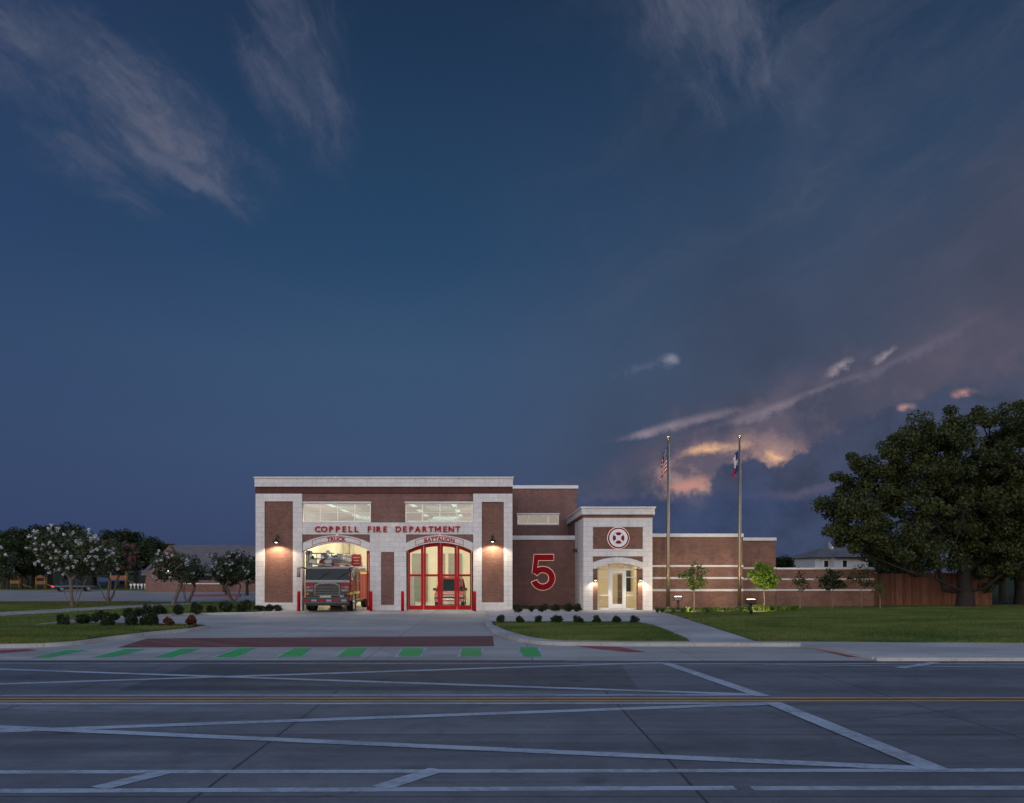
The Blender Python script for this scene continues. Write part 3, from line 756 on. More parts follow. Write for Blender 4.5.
# --- engine bay interior
BX0, BX1 = X(298, YM), X(478, YM); BYE = YM + 17
mb = MB(); mb.box(BX0, BX1, YM + .1, BYE, -.2, .012); sp(mb, 'bay_floor', 'floor_in')
mb = MB(); mb.box(BX0 - .15, BX0, YM + .5, BYE, 0, Ht(496)); mb.box(BX1, BX1 + .15, YM + .5, BYE, 0, Ht(496)); mb.box(BX0, BX1, BYE, BYE + .2, 0, Ht(496))
mb.box(BX0 - .15, X(303, YM), YM + .45, YM + .5, 0, Ht(496)); mb.box(X(472.8, YM), BX1 + .15, YM + .45, YM + .5, 0, Ht(496))
sp(mb, 'bay_wall', 'cream')
# steel columns, ducts and rear doors inside
mb = MB()
for px in (312, 352, 395, 447): mb.box(X(px, BYE) - .12, X(px, BYE) + .12, BYE - .25, BYE - .02, 0, Ht(500))
mb.box(BX0, BX1, BYE - .3, BYE - .05, 5.6, 5.85); sp(mb, 'steel_frame', 'cream2')
mb = MB(); mb.tube([(BX0 + .5, YM + 12, 6.3), (BX1 - .5, YM + 12, 6.3)], .3, 12); mb.tube([(BX0 + 5, YM + 3, 6.4), (BX0 + 5, YM + 16, 6.4)], .12, 8); sp(mb, 'duct', 'alu')
for a, b in ((412, 428), (438, 462), (330, 356)):
    mb = MB(); mb.box(X(a, BYE), X(b, BYE), BYE - .12, BYE - .04, .0, 3.9)
    o = sp(mb, 'rear_door', 'greydoor')
    for k in range(5): mb = MB(); mb.box(X(a, BYE) + .1, X(b, BYE) - .1, BYE - .15, BYE - .12, .2 + k * .75, .24 + k * .75); mb.build('door_rib', 'grey').parent = o
mb = MB(); mb.box(X(409, YM + 6), X(414, YM + 6), YM + 6, YM + 6.6, .02, 2.2); sp(mb, 'locker', 'grey')
# ceiling lights
for ix in range(4):
    for iy in range(3):
        cx, cy = BX0 + 1.6 + ix * (BX1 - BX0 - 3.2) / 3, YM + 2.6 + iy * 5.2
        mb = MB(); mb.box(cx - .18, cx + .18, cy - 1.1, cy + 1.1, 6.75, 6.83)
        o = sp(mb, 'ceiling_light', 'white')
        mb = MB(); mb.box(cx - .15, cx + .15, cy - 1.07, cy + 1.07, 6.73, 6.748); mb.build('lit_tube', 'panel_on').parent = o
def area(name, loc, sx, sy, e, col, rot=(0, 0, 0)):
    l = bpy.data.lights.new(name, 'AREA'); l.shape = 'RECTANGLE'; l.size = sx; l.size_y = sy; l.energy = e; l.color = col
    o = bpy.data.objects.new(name, l); COL.objects.link(o); o.location = loc; o.rotation_euler = rot; return o
for cx in (BX0 + 2.6, BX1 - 2.6):
    area('bay_light', (cx, YM + 3.2, 6.6), 1.6, 4, 480, (1., .94, .78)); area('bay_light', (cx, YM + 12, 6.6), 2, 6, 330, (1., .94, .78))
# --- folding doors of the right bay (closed) and of the left bay (folded open)
YD = YM + .42
def leaf(a, b, ga, gb, A, depth=.07):
    x0, x1, g0, g1 = X(a, YD), X(b, YD), X(ga, YD), X(gb, YD)
    fl = lambda x: A(x, -.05); mb = MB(); zb, zm0, zm1, z0 = .30, Z(576.4, YD), Z(574.2, YD), .03
    mb.vstrip([x0, g0], lambda x: z0, fl, YD - depth, YD); mb.vstrip([g1, x1], lambda x: z0, fl, YD - depth, YD)
    n = 8; xs = [g0 + (g1 - g0) * k / n for k in range(n + 1)]
    mb.vstrip(xs, lambda x: fl(x) - .17, fl, YD - depth, YD)
    mb.box(g0, g1, YD - depth, YD, z0, zb); mb.box(g0, g1, YD - depth, YD, zm0, zm1)
    o = sp(mb, 'door_leaf', 'red')
    mb = MB(); mb.box(g0 + .001, g1 - .001, YD - .04, YD - .03, zb, zm0); mb.vstrip(xs, lambda x: zm1, lambda x: fl(x) - .17, YD - .04, YD - .03)
    mb.build('pane', 'glass').parent = o
    return o
for a, b, ga, gb in ((408.2, 423.6, 410.2, 421), (423.9, 440.2, 426, 437.6), (440.8, 457, 443, 454.6), (457.3, 471.4, 459.5, 470)):
    o = leaf(a, b, ga, gb, A2)
mb = MB(); mb.vstrip(A2.xs(24), lambda x: A2(x, -.05) + .004, lambda x: A2(x) - .003, YD - .09, YD + .02)
mb.box(X(406.2, YD), X(408, YD), YD - .1, YD + .02, 0, A2(A2.x0 + .1) - .1); mb.box(X(471.6, YD), X(473, YD) , YD - .1, YD + .02, 0, A2(A2.x0 + .1) - .1)
mb.box(X(440.3, YD), X(440.7, YD), YD - .08, YD, .03, A2(A2.xc) - .08)
sp(mb, 'door_frame', 'black')
for sx, xx in ((1, A1.x0 + .12), (-1, A1.x1 - .12)):       # folded leaves of the open bay
    for k in range(2):
        xk = xx + sx * k * .13; mb = MB(); zt = 3.75
        mb.box(xk - .03, xk + .03, YD + .06, YD + .22, .03, zt); mb.box(xk - .03, xk + .03, YD + .92, YD + 1.06, .03, zt)
        mb.box(xk - .03, xk + .03, YD + .22, YD + .92, zt - .18, zt); mb.box(xk - .03, xk + .03, YD + .22, YD + .92, .03, .3); mb.box(xk - .03, xk + .03, YD + .22, YD + .92, 2.2, 2.32)
        o = sp(mb, 'door_leaf', 'red' if sx < 0 else 'black')
        mb = MB(); mb.box(xk - .006, xk + .006, YD + .22, YD + .92, .3, 2.2); mb.box(xk - .006, xk + .006, YD + .22, YD + .92, 2.32, zt - .18); mb.build('pane', 'glass').parent = o
# --- wall with the numeral
mb = MB(); mb.box(X(512.4, Y5) - .8, X(576.5, Y5) + .0, Y5, Y5 + .35, 0, Z(539.8, Y5)); sp(mb, 'brick_wall', 'brick')
mb = MB(); mb.box(X(512.4, Y5) - .8, X(575.6, Y5), Y5 - .08, Y5 + .4, Z(539.8, Y5), Z(535.6, Y5)); sp(mb, 'stone_coping', 'coping')
# upper block behind
xu0, xu1 = X(512, YU) - 1.2, X(577.2, YU)
wa, wb, wt, wu = X(517.4, YU), X(559, YU), Z(514.5, YU), Z(524, YU)
mb = MB(); zt = Z(488.6, YU)
mb.box(xu0, wa, YU, YU + .3, 0, zt); mb.box(wb, xu1, YU, YU + .3, 0, zt); mb.box(wa, wb, YU, YU + .3, wt, zt); mb.box(wa, wb, YU, YU + .3, 0, wu)
mb.box(xu1 - .3, xu1, YU + .3, YU + 12, 0, zt); mb.box(xu0, xu1, YU + 12, YU + 12.3, 0, zt); sp(mb, 'brick_wall', 'brick')
mb = MB(); mb.box(xu0, xu1 - .3, YU + .3, YU + 12, zt - .5, zt - .2); sp(mb, 'roof', 'grey')
mb = MB(); mb.box(xu0, xu1 + .08, YU - .08, YU + 12.35, zt, Z(485.4, YU)); sp(mb, 'stone_coping', 'coping')
window(517.4, 559, 514.5, 524, YU, (.26, .74), (), .06, glass='glass_low_refl')
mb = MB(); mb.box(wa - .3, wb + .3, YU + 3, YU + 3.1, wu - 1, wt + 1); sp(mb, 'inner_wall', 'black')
# roofs and link between the walls
mb = MB(); mb.box(X(512, Y5) - .4, X(576, Y5) - .1, Y5 + .36, YU - .01, Z(545, Y5), Z(542, Y5)); sp(mb, 'roof', 'grey')
# --- entry tower
TX0, TX1 = X(583.4, YT), X(652.4, YT); T = lambda py: Z(py, YT); TX = lambda px: X(px, YT); zt = T(517.6); TB = HL
pa, pb = TX(593), TX(642.8)
mb = MB()
mb.box(TX0, pa, YT, YT + .6, TB, zt); mb.box(pb, TX1, YT, YT + .6, TB, zt)
mb.box(pa, pb, YT, YT + .6, T(527), zt); mb.box(pa, pb, YT - .0, YT + .6, T(556.4), T(549))
mb.box(TX0, TX0 + .4, YT + .6, Y5 - .0, TB, zt); mb.box(TX1 - .4, TX1, YT + .6, YW, TB, zt)
sp(mb, 'stone_wall', 'stone')
mb = MB(); mb.box(TX0 + .005, TX0 + .4, Y5 + .42, YU, TB, zt); mb.box(TX0 + .02, TX0 + .4, Y5, Y5 + .42, TB, zt); sp(mb, 'brick_wall', 'brick')
mb = MB(); mb.box(pa, pb, YT + .06, YT + .5, T(549), T(527)); sp(mb, 'brick_panel', 'brick_warm')
mb = MB(); mb.box(TX0 - .03, TX1 + .03, YT - .04, YU - .02, zt, T(514.6)); sp(mb, 'brick_band', 'brick_warm')
mb = MB(); mb.box(TX0 - .12, TX1 + .12, YT - .16, YU - .02, T(514.6), T(508.4)); mb.box(TX0 - .18, TX1 + .18, YT - .22, YU - .02, T(508.4), T(506.8)); sp(mb, 'stone_cornice', 'stone')
A3 = Arch(593, 642.8, 569, 563.2, YT); z5 = T(556.4)
mb = MB(); mb.vstrip(A3.xs(), lambda x: A3(x), lambda x: min(A3(x, .36), z5), YT - .04, YT + .5); sp(mb, 'stone_arch', 'stone')
mb = MB()
for s_ in (-1, 1):
    q = [x for x in A3.xs(40) if A3(x, .36) < z5 - .01 and (x - A3.xc) * s_ > 0]; mb.vstrip(q, lambda x: A3(x, .36), lambda x: z5, YT + .05, YT + .5)
sp(mb, 'brick_spandrel', 'brick_warm')
mb = MB(); mb.box(pa, TX(597.8), YT + .12, YT + .6, TB, A3(pa + .02) ); sp(mb, 'brick_jamb', 'brick_warm'); mb = MB(); mb.box(TX(638), pb, YT + .12, YT + .6, TB, A3(pa + .02)); sp(mb, 'brick_jamb', 'brick_warm')
# storefront
YS = YT + .65; SX = lambda px: X(px, YS); SZ = lambda py: Z(py, YS)
fr = .09
mb = MB()
cols = [597.6, 609.2, 625.4, 638.2]
for c in cols: mb.box(SX(c) - fr / 2, SX(c) + fr / 2, YS, YS + .1, TB, SZ(563))
mb.box(SX(597), SX(639), YS + .001, YS + .101, SZ(570.2), SZ(568.6)); mb.box(SX(597), SX(639), YS - .003, YS + .097, TB, TB + .09)
mb.box(SX(597), SX(609), YS + .002, YS + .098, SZ(595.6), SZ(594.8)); mb.box(SX(625.6), SX(638), YS + .002, YS + .098, SZ(595.6), SZ(594.8)); mb.box(SX(597), SX(609), YS + .002, YS + .098, SZ(577.6), SZ(576.8)); mb.box(SX(625.6), SX(638), YS + .002, YS + .098, SZ(577.6), SZ(576.8))
mb.box(SX(596), SX(640), YS + .002, YS + .1, SZ(564), SZ(562.4))
sf = sp(mb, 'storefront', 'white')
mb = MB(); mb.box(SX(597.6), SX(638.2), YS + .045, YS + .055, TB + .09, SZ(563)); mb.build('pane', 'glass').parent = sf
mb = MB(); x0, x1, zb_, zt_ = SX(609.9), SX(624.8), TB + .1, SZ(570.6)
mb.box(x0, x0 + .15, YS - .05, YS, zb_, zt_); mb.box(x1 - .15, x1, YS - .05, YS, zb_, zt_); mb.box(x0 + .15, x1 - .15, YS - .05, YS, zt_ - .15, zt_); mb.box(x0 + .15, x1 - .15, YS - .05, YS, zb_, zb_ + .25)
dr = sp(mb, 'entrance_door', 'white')
mb = MB(); mb.box(x0 + .15, x1 - .15, YS - .03, YS - .02, zb_ + .25, zt_ - .15); mb.build('pane', 'glass').parent = dr
mb = MB(); mb.tube([(x1 - .2, YS - .05, 1.0), (x1 - .2, YS - .13, 1.0), (x1 - .2, YS - .13, 1.4), (x1 - .2, YS - .05, 1.4)], .018, 8); mb.build('handle', 'chrome').parent = dr
# lobby
LY = YT + 5.6
mb = MB(); mb.box(TX0 + .4, TX1 - .4, YS + .1, LY, -.1, TB + .01); sp(mb, 'lobby_floor', 'floor_in')
mb = MB(); mb.box(TX0 + .4, TX0 + .5, YS + .1, LY, TB, 3.4); mb.box(TX1 - .5, TX1 - .4, YS + .1, LY, TB, 3.4); mb.box(TX0 + .4, TX1 - .4, LY, LY + .1, TB, 3.4); mb.box(TX0 + .4, TX1 - .4, YT + .62, LY, 3.3, 3.45); sp(mb, 'lobby_wall', 'cream2')
mb = MB(); mb.box(X(617.5, LY), X(621.5, LY), LY - .06, LY - .01, TB, 2.25); sp(mb, 'inner_door', 'bark_pale'); mb = MB(); mb.box(X(625, LY), X(633, LY), LY - .06, LY - .01, TB, 2.5); sp(mb, 'inner_door', 'black')
mb = MB(); mb.box(X(626, LY - 1), X(640, LY - 1), LY - 1.4, LY - .9, TB, 1.1, .02); sp(mb, 'reception_desk', 'cream2')
mb = MB(); mb.box(TX(612), TX(622), YT + 2.2, YT + 2.6, 3.26, 3.295); sp(mb, 'ceiling_light', 'panel_on')
area('lobby_light', (TX(617), YT + 2.6, 3.2), 2.4, 2.4, 110, (1., .84, .58))
# --- right wing
mb = MB(); mb.box(TX1, X(743, YW), YW, YW + .35, 0, Z(537, YW)); mb.box(X(743, YW) - .35, X(743, YW), YW + .35, YW + 12, 0, Z(537, YW)); mb.box(TX1, X(743, YW), YW + 12, YW + 12.3, 0, Z(537, YW)); sp(mb, 'brick_wall', 'brick_wing')
mb = MB(); mb.box(TX1 + .02, X(743.4, YW), YW - .08, YW + 12.35, Z(537, YW), Z(533.6, YW)); sp(mb, 'stone_coping', 'coping')
for k, (t, u) in enumerate(((565, 567), (577, 579), (589, 591.2))):
    mb = MB(); mb.box(TX1, X(743.2, YW), YW - .045, YW + .2, Z(u, YW), Z(t, YW)); sp(mb, 'stone_course', 'stone_smooth')
mb = MB(); mb.box(X(743, YW) - .2, X(775.8, YV), YV, YV + .35, 0, Z(540.6, YV)); mb.box(X(775.8, YV) - .35, X(775.8, YV), YV + .35, YV + 10, 0, Z(540.6, YV)); sp(mb, 'brick_wall', 'brick_wing')
mb = MB(); mb.box(X(743.4, YW), X(776.2, YV), YV - .08, YV + 10, Z(540.6, YV), Z(537.6, YV)); sp(mb, 'stone_coping', 'coping')
for t, u in ((567.2, 569), (578.2, 580), (589, 591)):
    mb = MB(); mb.box(X(743.6, YW), X(776, YV), YV - .045, YV + .2, Z(u, YV), Z(t, YV)); sp(mb, 'stone_course', 'stone_smooth')

# ------------------------------------------------------------------ signs
def letter_sign(name, word, label, pxa, pxb, zbase, hgt, Y, mat):
    t = thing(name, label, 'sign', (X((pxa + pxb) / 2, Y), Y, zbase))
    xs = []; cur = 0; n = len(word); tot = X(pxb, Y) - X(pxa, Y)
    adv = []
    wd = {'I': .45, ' ': 1.05, 'M': 1.15, 'E': .92, 'L': .9, 'T': .95, 'F': .9}
    for c in word: adv.append(wd.get(c, 1.))
    u = tot / (sum(adv) - .3); cur = -tot / 2
    for c, a in zip(word, adv):
        if c != ' ':
            me = text_mesh(c, hgt / .72, .03, .002 if c == 'M' else .012, 1., 'CENTER')
            if c == 'M':
                mw, s_ = hgt * .52, hgt * .20
                b_ = MB()
                for pl_ in ([(-mw, 0), (-mw + s_, 0), (-mw + s_, hgt), (-mw, hgt)], [(mw - s_, 0), (mw, 0), (mw, hgt), (mw - s_, hgt)],
                            [(-mw + s_, hgt), (-mw + s_, hgt * .66), (0, hgt * .12), (0, hgt * .48)], [(mw - s_, hgt), (0, hgt * .48), (0, hgt * .12), (mw - s_, hgt * .66)]):
                    b_.poly([(p[0], p[1], -.03) for p in pl_], (0, 0, .06))
                bmesh.ops.recalc_face_normals(b_.bm, faces=b_.bm.faces); me = bpy.data.meshes.new('letter'); b_.bm.to_mesh(me); b_.bm.free()
            me.transform(Matrix.Rotation(PI / 2, 4, 'X'))
            o = link('letter', me, mat, t); o.location = (cur + a * u * .38, -.06, 0)
        cur += a * u
    return t
letter_sign('wall_sign', 'COPPELL FIRE DEPARTMENT', 'raised red capitals spelling COPPELL FIRE DEPARTMENT on the pale stone band', 315.2, 459.8, Ht(532), Ht(526.2) - Ht(532), YM - .05, 'sign_red')
# numeral 5 as a thick outline
def five(grow):
    P = []
    T_ = .20                                            # half stroke
    # centre line in a 1.0 high box: bar, stem, bowl
    pts = [(.80, .90), (.24, .90), (.165, .475)]
    cx, cy, r = .44, .315, .285
    arc = [(cx + r * math.cos(R(a)) * 1.08, cy + r * math.sin(R(a)) * 1.0) for a in range(140, -161, -12)]
    return pts, arc
def ribbon(pts, hw, y0, y1, mb, sx, sz, x0, z0, grow=0.):
    P = [Vector((x0 + p[0] * sx, z0 + p[1] * sz)) for p in pts]; n = len(P); Lp = []; Rp = []
    for i in range(n):
        a = (P[i] - P[i - 1]).normalized() if i else (P[1] - P[0]).normalized(); b = (P[i + 1] - P[i]).normalized() if i < n - 1 else a
        t = (a + b).normalized(); k = hw / max(.5, t.dot(a)); nn = Vector((-t.y, t.x)) * k
        q = P[i] + (-a * grow if i == 0 else b * grow if i == n - 1 else Vector((0, 0)))
        Lp.append(q + nn); Rp.append(q - nn)
    g = [[mb.bm.verts.new((p.x, yy, p.y)) for p in (l, r_) for yy in (y0, y1)] for l, r_ in zip(Lp, Rp)]
    for a, b in zip(g, g[1:]):
        for q in ((a[0], b[0], b[2], a[2]), (a[1], a[3], b[3], b[1]), (a[0], a[1], b[1], b[0]), (a[2], b[2], b[3], a[3])): mb.bm.faces.new(q)
    mb.bm.faces.new(g[0][::1]) if False else None
    a = g[0]; mb.bm.faces.new((a[0], a[2], a[3], a[1])); a = g[-1]; mb.bm.faces.new((a[0], a[1], a[3], a[2]))
n5 = thing('number_sign', 'big red numeral 5 with glowing outline on the dark brick wall', 'sign', (X(543.5, Y5), Y5, Z(590, Y5)))
s5w, s5h = X(556, Y5) - X(531, Y5), Z(554.5, Y5) - Z(590.5, Y5)
def build5(hw, y0, y1, grow, name, mat, e=0.):
    mb = MB(); sx, sz = s5w, s5h; x0, z0 = -s5w * .5, 0
    cx, cy = .47, .325
    ax, az_ = .365, .245
    ribbon([(.17, .905), (.90, .905)], hw, y0, y1, mb, sx, sz, x0, z0, grow)
    ribbon([(.22, .985), (.135, .46)], hw * .80, y0 + e, y1 + e * .5, mb, sx, sz, x0, z0, grow * .2)
    arc = [(cx + ax * math.cos(R(a)), cy + az_ * math.sin(R(a))) for a in range(150, -163, -8)]
    ribbon(arc, hw, y0 + 2 * e, y1 + e, mb, sx, sz, x0, z0, grow)
    return mb.build(name, mat, n5)
build5(.20, -.13, -.055, 0., 'numeral', 'sign_red', .003)
build5(.228, -.05, -.03, .028, 'halo_light', 'halo', .002)
# round emblem
em = thing('emblem_sign', 'round white and red fire cross emblem glowing on the tower', 'sign', (TX(618.4), YT + .06, T(538)))
mb = MB(); mb.lathe((0, -.03, 0), [(.675, 0), (.675, -.02)], 'y', 40); mb.build('halo_light', 'halo', em)
mb = MB(); mb.lathe((0, -.06, 0), [(.645, 0), (.645, -.05)], 'y', 40); mb.build('red_disc', 'emblem_red', em)
mb = MB(); mb.lathe((0, -.112, 0), [(.555, 0), (.555, -.008)], 'y', 40); mb.build('white_disc', 'white', em)
mb = MB(); mb.lathe((0, -.121, 0), [(.365, 0), (.365, -.006)], 'y', 40); mb.build('red_ring', 'emblem_red', em)
mb = MB(); mb.lathe((0, -.128, 0), [(.355, 0), (.355, -.005)], 'y', 40); mb.build('white_field', 'white', em)
mb = MB()
for k in range(4):
    a = PI / 2 * k; c, s = math.cos(a), math.sin(a)
    pts = [(.10, .04)] + [(.345 * math.cos(b_), .345 * math.sin(b_)) for b_ in (.58, .4, .2, 0, -.2, -.4, -.58)] + [(.10, -.04)]
    mb.poly([(p * c - q * s, -.134, p * s + q * c) for p, q in pts], (0, -.006, 0))
mb.build('cross', 'emblem_red', em)
mb = MB(); mb.lathe((0, -.142, 0), [(.165, 0), (.165, -.006)], 'y', 24); mb.build('centre_disc', 'white', em)
mb = MB()
for k in range(26):
    a = 2 * PI * k / 26; c, s = math.cos(a), math.sin(a)
    if abs(c) > .96: continue
    mb.poly([(p * c - q * s, -.1215, p * s + q * c) for p, q in ((.47, -.035), (.57, -.035), (.57, .035), (.47, .035))], (0, -.004, 0))
EM_TICKS = mb
mb.bm.free()

# ------------------------------------------------------------------ lamps on walls
def wall_lamp(px, py, label):
    Y = YM; t = thing('wall_lamp', label, 'lamp', (X(px, Y), Y, Z(py, Y)), group='barn lamps on the brick panels')
    mb = MB(); mb.lathe((0, 0, .30), [(.09, 0), (.09, -.03)], 'y', 14); mb.build('wall_plate', 'black', t)
    mb = MB(); mb.tube([(0, -.02, .30), (0, -.16, .42), (0, -.34, .46), (0, -.50, .40), (0, -.54, .24)], .022, 8); mb.build('arm', 'black', t)
    mb = MB()
    pr = [(.035, .26), (.05, .20), (.09, .15), (.2, .06), (.27, -.02), (.26, -.025), (.19, .05), (.08, .13), (.03, .15)]
    rings = []
    mb.lathe((0, -.54, 0), pr, 'z', 20); mb.build('lamp_shade', 'black', t)
    mb = MB(); mb.lathe((0, -.54, .02), [(.03, .1), (.085, .05), (.1, 0.), (.08, -.04), (.03, -.06)], 'z', 12); mb.build('bulb', 'lamp_on', t)
    l = bpy.data.lights.new('lamp_glow', 'SPOT'); l.energy = 260; l.color = (1., .80, .56); l.spot_size = R(150); l.spot_blend = .35; l.shadow_soft_size = .07
    o = bpy.data.objects.new('lamp_glow', l); COL.objects.link(o); o.location = (X(px, Y), Y - .50, Z(py, Y) - .1); o.rotation_euler = (0, 0, 0)
    return t
wall_lamp(278.2, 542.4, 'black gooseneck barn lamp lit on the brick panel left of the fire truck')
wall_lamp(492.6, 541.6, 'black gooseneck barn lamp lit on the brick panel right of the red folding doors')
def sconce(px, py, label):
    Y = YT + .12; t = thing('wall_sconce', label, 'lamp', (X(px, Y), Y, Z(py, Y)), group='sconces beside the entrance')
    mb = MB(); mb.box(-.06, .06, -.13, 0, -.02, .14, .01); mb.build('housing', 'black', t)
    mb = MB(); mb.box(-.045, .045, -.115, -.02, -.035, -.022); mb.build('lens', 'lamp_on', t)
    l = bpy.data.lights.new('sconce_glow', 'SPOT'); l.energy = 75; l.color = (1., .78, .54); l.spot_size = R(150); l.spot_blend = .5; l.shadow_soft_size = .05
    o = bpy.data.objects.new('sconce_glow', l); COL.objects.link(o); o.location = (X(px, Y), Y - .24, Z(py, Y) - .06); o.rotation_euler = (R(0), 0, 0)
sconce(595.4, 580, 'small dark sconce lit on the left brick jamb of the glass entrance')
sconce(640.4, 580, 'small dark sconce lit on the right brick jamb of the glass entrance')
t = thing('floodlight', 'small black floodlight on the pale side wall of the entry tower', 'lamp', (X(578.6, 59), 59, Z(551.5, 59)))
t.location = (TX0, 59.0, Z(550.5, 59))
mb = MB(); mb.box(-.06, 0, -.08, .08, -.1, .1); mb.build('bracket', 'black', t)
mb = MB(); mb.box(-.30, -.06, -.16, .16, -.12, .10, .02); mb.build('housing', 'black', t)

# bollards
for i, (px, Y, lab) in enumerate(((298.8, 55.2, 'red round bollard at the left edge of the open truck bay'), (370.9, 55.2, 'red round bollard right of the parked fire truck'),
                       (402.6, 55.2, 'red round bollard at the left edge of the closed red doors'), (474.6, 55.2, 'red round bollard at the right edge of the closed red doors'))):
    mb = MB(); h = 1.22; mb.lathe((0, 0, 0), [(.10, .0), (.10, h - .05), (.09, h - .02), (.05, h), (.01, h + .008)], 'z', 18); mb.lathe((0, 0, 0), [(.16, .004), (.16, .02)], 'z', 18)
    o = mb.build('bollard', 'red'); o.location = (X(px, Y), Y, 0.004); tag(o, lab, 'bollard', 'red bollards guarding the bays')

# ------------------------------------------------------------------ garden wall, fence
gw = thing('garden_wall', 'low brick wall with pale stone courses between the station and the wood fence', 'wall', (X(825, YV), YV, 0))
def gp(mb, name, mat):
    o = mb.build(name, mat); o.parent = gw; o.matrix_parent_inverse = Matrix.Translation((-X(825, YV), -YV, 0)); return o
mb = MB(); mb.box(X(776, YV) + .03, X(874, YV), YV + .04, YV + .36, 0, Z(569.4, YV)); gp(mb, 'brick_wall', 'brick_wing')
mb = MB(); mb.box(X(776, YV) + .03, X(874.2, YV), YV - .03, YV + .42, Z(569.4, YV), Z(567.6, YV)); gp(mb, 'coping', 'coping')
for t_, u_ in ((578.4, 580), (589.2, 590.8)):
    mb = MB(); mb.box(X(776, YV) + .03, X(874.1, YV), YV + .0, YV + .2, Z(u_, YV), Z(t_, YV)); gp(mb, 'stone_course', 'stone_smooth')
YF = 62.0; rng = random.Random(3)
fx0, fx1 = X(874, YV) + .05, X(991.5, YF)
fn = thing('wood_fence', 'tall reddish brown board fence behind the big oak', 'fence', (fx0, YF, 0))
mb = MB(); xx = fx0
while xx < fx1:
    hh = Z(573.6, YF) + rng.uniform(-.02, .02); off = rng.uniform(-.006, .006)
    mb.box(xx - fx0, xx - fx0 + .137, off, off + .02, .05, hh); xx += .145
mb.build('board_panel', 'wood', fn)
mb = MB()
for k in range(4): mb.box(0, fx1 - fx0, .03, .07, .4 + k * .55, .49 + k * .55)
mb.build('rail', 'wood', fn)
for k in range(5):
    mb = MB(); px_ = k * (fx1 - fx0 - .1) / 4; mb.box(px_, px_ + .1, .075, .17, 0, 2.35); mb.build('post', 'wood', fn)
# fence return running back
mb = MB()
for k in range(60): mb.box(fx1 - fx0 - .02, fx1 - fx0, .2 + k * .145, .2 + k * .145 + .137, .05, 2.36)
mb.build('side_panel', 'wood', fn)

# ------------------------------------------------------------------ flagpoles and flags
def flagpole(px, top, label, Y=55.6):
    zt = Z(top, Y); t = thing('flagpole', label, 'flagpole', (X(px, Y), Y, HL), group='two tall flagpoles in front of the wing')
    mb = MB(); mb.tube([(0, 0, 0), (0, 0, 3), (0, 0, zt - .2)], [.115, .10, .055], 14); mb.build('pole', 'bronze', t)
    mb = MB(); mb.lathe((0, 0, 0), [(.24, 0), (.22, .05), (.13, .14), (.12, .2)], 'z', 18); mb.build('base_collar', 'bronze', t)
    mb = MB(); mb.lathe((0, 0, zt - .2), [(.02, 0), (.05, .03), (.11, .09), (.13, .16), (.11, .24), (.05, .29), (.01, .3)], 'z', 16); mb.build('finial_ball', 'gold', t)
    mb = MB(); mb.tube([(.10, -.03, 1.4), (.075, -.03, zt - .4)], .008, 5); mb.build('rope', 'white', t)
    mb = MB(); mb.box(.06, .12, -.05, 0, 1.35, 1.5); mb.build('cleat', 'chrome', t)
    return t
flagpole(668, 438, 'tall metal flagpole with the stars and stripes hanging limp, nearer the entry tower')
flagpole(739.5, 437, 'tall metal flagpole with the red white and blue state flag, farther from the tower')
def flagmat(name, kind):
    m, nt, b = newmat(name)
    uv = nt.new('ShaderNodeUVMap').outputs[0]; u, v, _ = nt.xyz(uv)
    if kind == 'us':
        s = nt.m('GREATER_THAN', nt.m('FRACT', nt.m('MULTIPLY', v, 6.5)), .5)
        c = nt.mix(s, (.5, .02, .03), (.8, .78, .76))
        can = nt.m('MULTIPLY', nt.m('LESS_THAN', u, .4), nt.m('GREATER_THAN', v, 6 / 13))
        du = nt.m('SUBTRACT', nt.m('FRACT', nt.m('MULTIPLY', u, 15.)), .5); dv = nt.m('SUBTRACT', nt.m('FRACT', nt.m('MULTIPLY', v, 9.3)), .5)
        star = nt.m('LESS_THAN', nt.m('ADD', nt.m('MULTIPLY', du, du), nt.m('MULTIPLY', dv, dv)), .07)
        c = nt.mix(can, c, nt.mix(star, (.015, .025, .12), (.8, .8, .8)))
    else:
        c = nt.mix(nt.m('GREATER_THAN', v, .5), (.5, .02, .03), (.8, .78, .76))
        blue = nt.mix(0., (.012, .03, .14), (.8, .8, .8))
        du = nt.m('SUBTRACT', u, .167); dv = nt.m('MULTIPLY', nt.m('SUBTRACT', v, .5), .667)
        an = nt.m('ARCTAN2', du, dv); r_ = nt.m('SQRT', nt.m('ADD', nt.m('MULTIPLY', du, du), nt.m('MULTIPLY', dv, dv)))
        k = nt.m('ABSOLUTE', nt.m('SUBTRACT', nt.m('FRACT', nt.m('ADD', nt.m('MULTIPLY', an, 5 / (2 * PI)), 5.5)), .5))
        lim = nt.smooth(k, .5, 0., .045, .125) if False else nt.m('SUBTRACT', .125, nt.m('MULTIPLY', k, .15))
        st_ = nt.m('LESS_THAN', r_, lim)
        blue = nt.mix(st_, (.012, .03, .14), (.8, .8, .8))
        c = nt.mix(nt.m('LESS_THAN', u, .333), c, blue)
    nt.put(b.inputs['Base Color'], c); b.inputs['Roughness'].default_value = .8; M[name] = m
flagmat('flag_us', 'us'); flagmat('flag_state', 'tx')
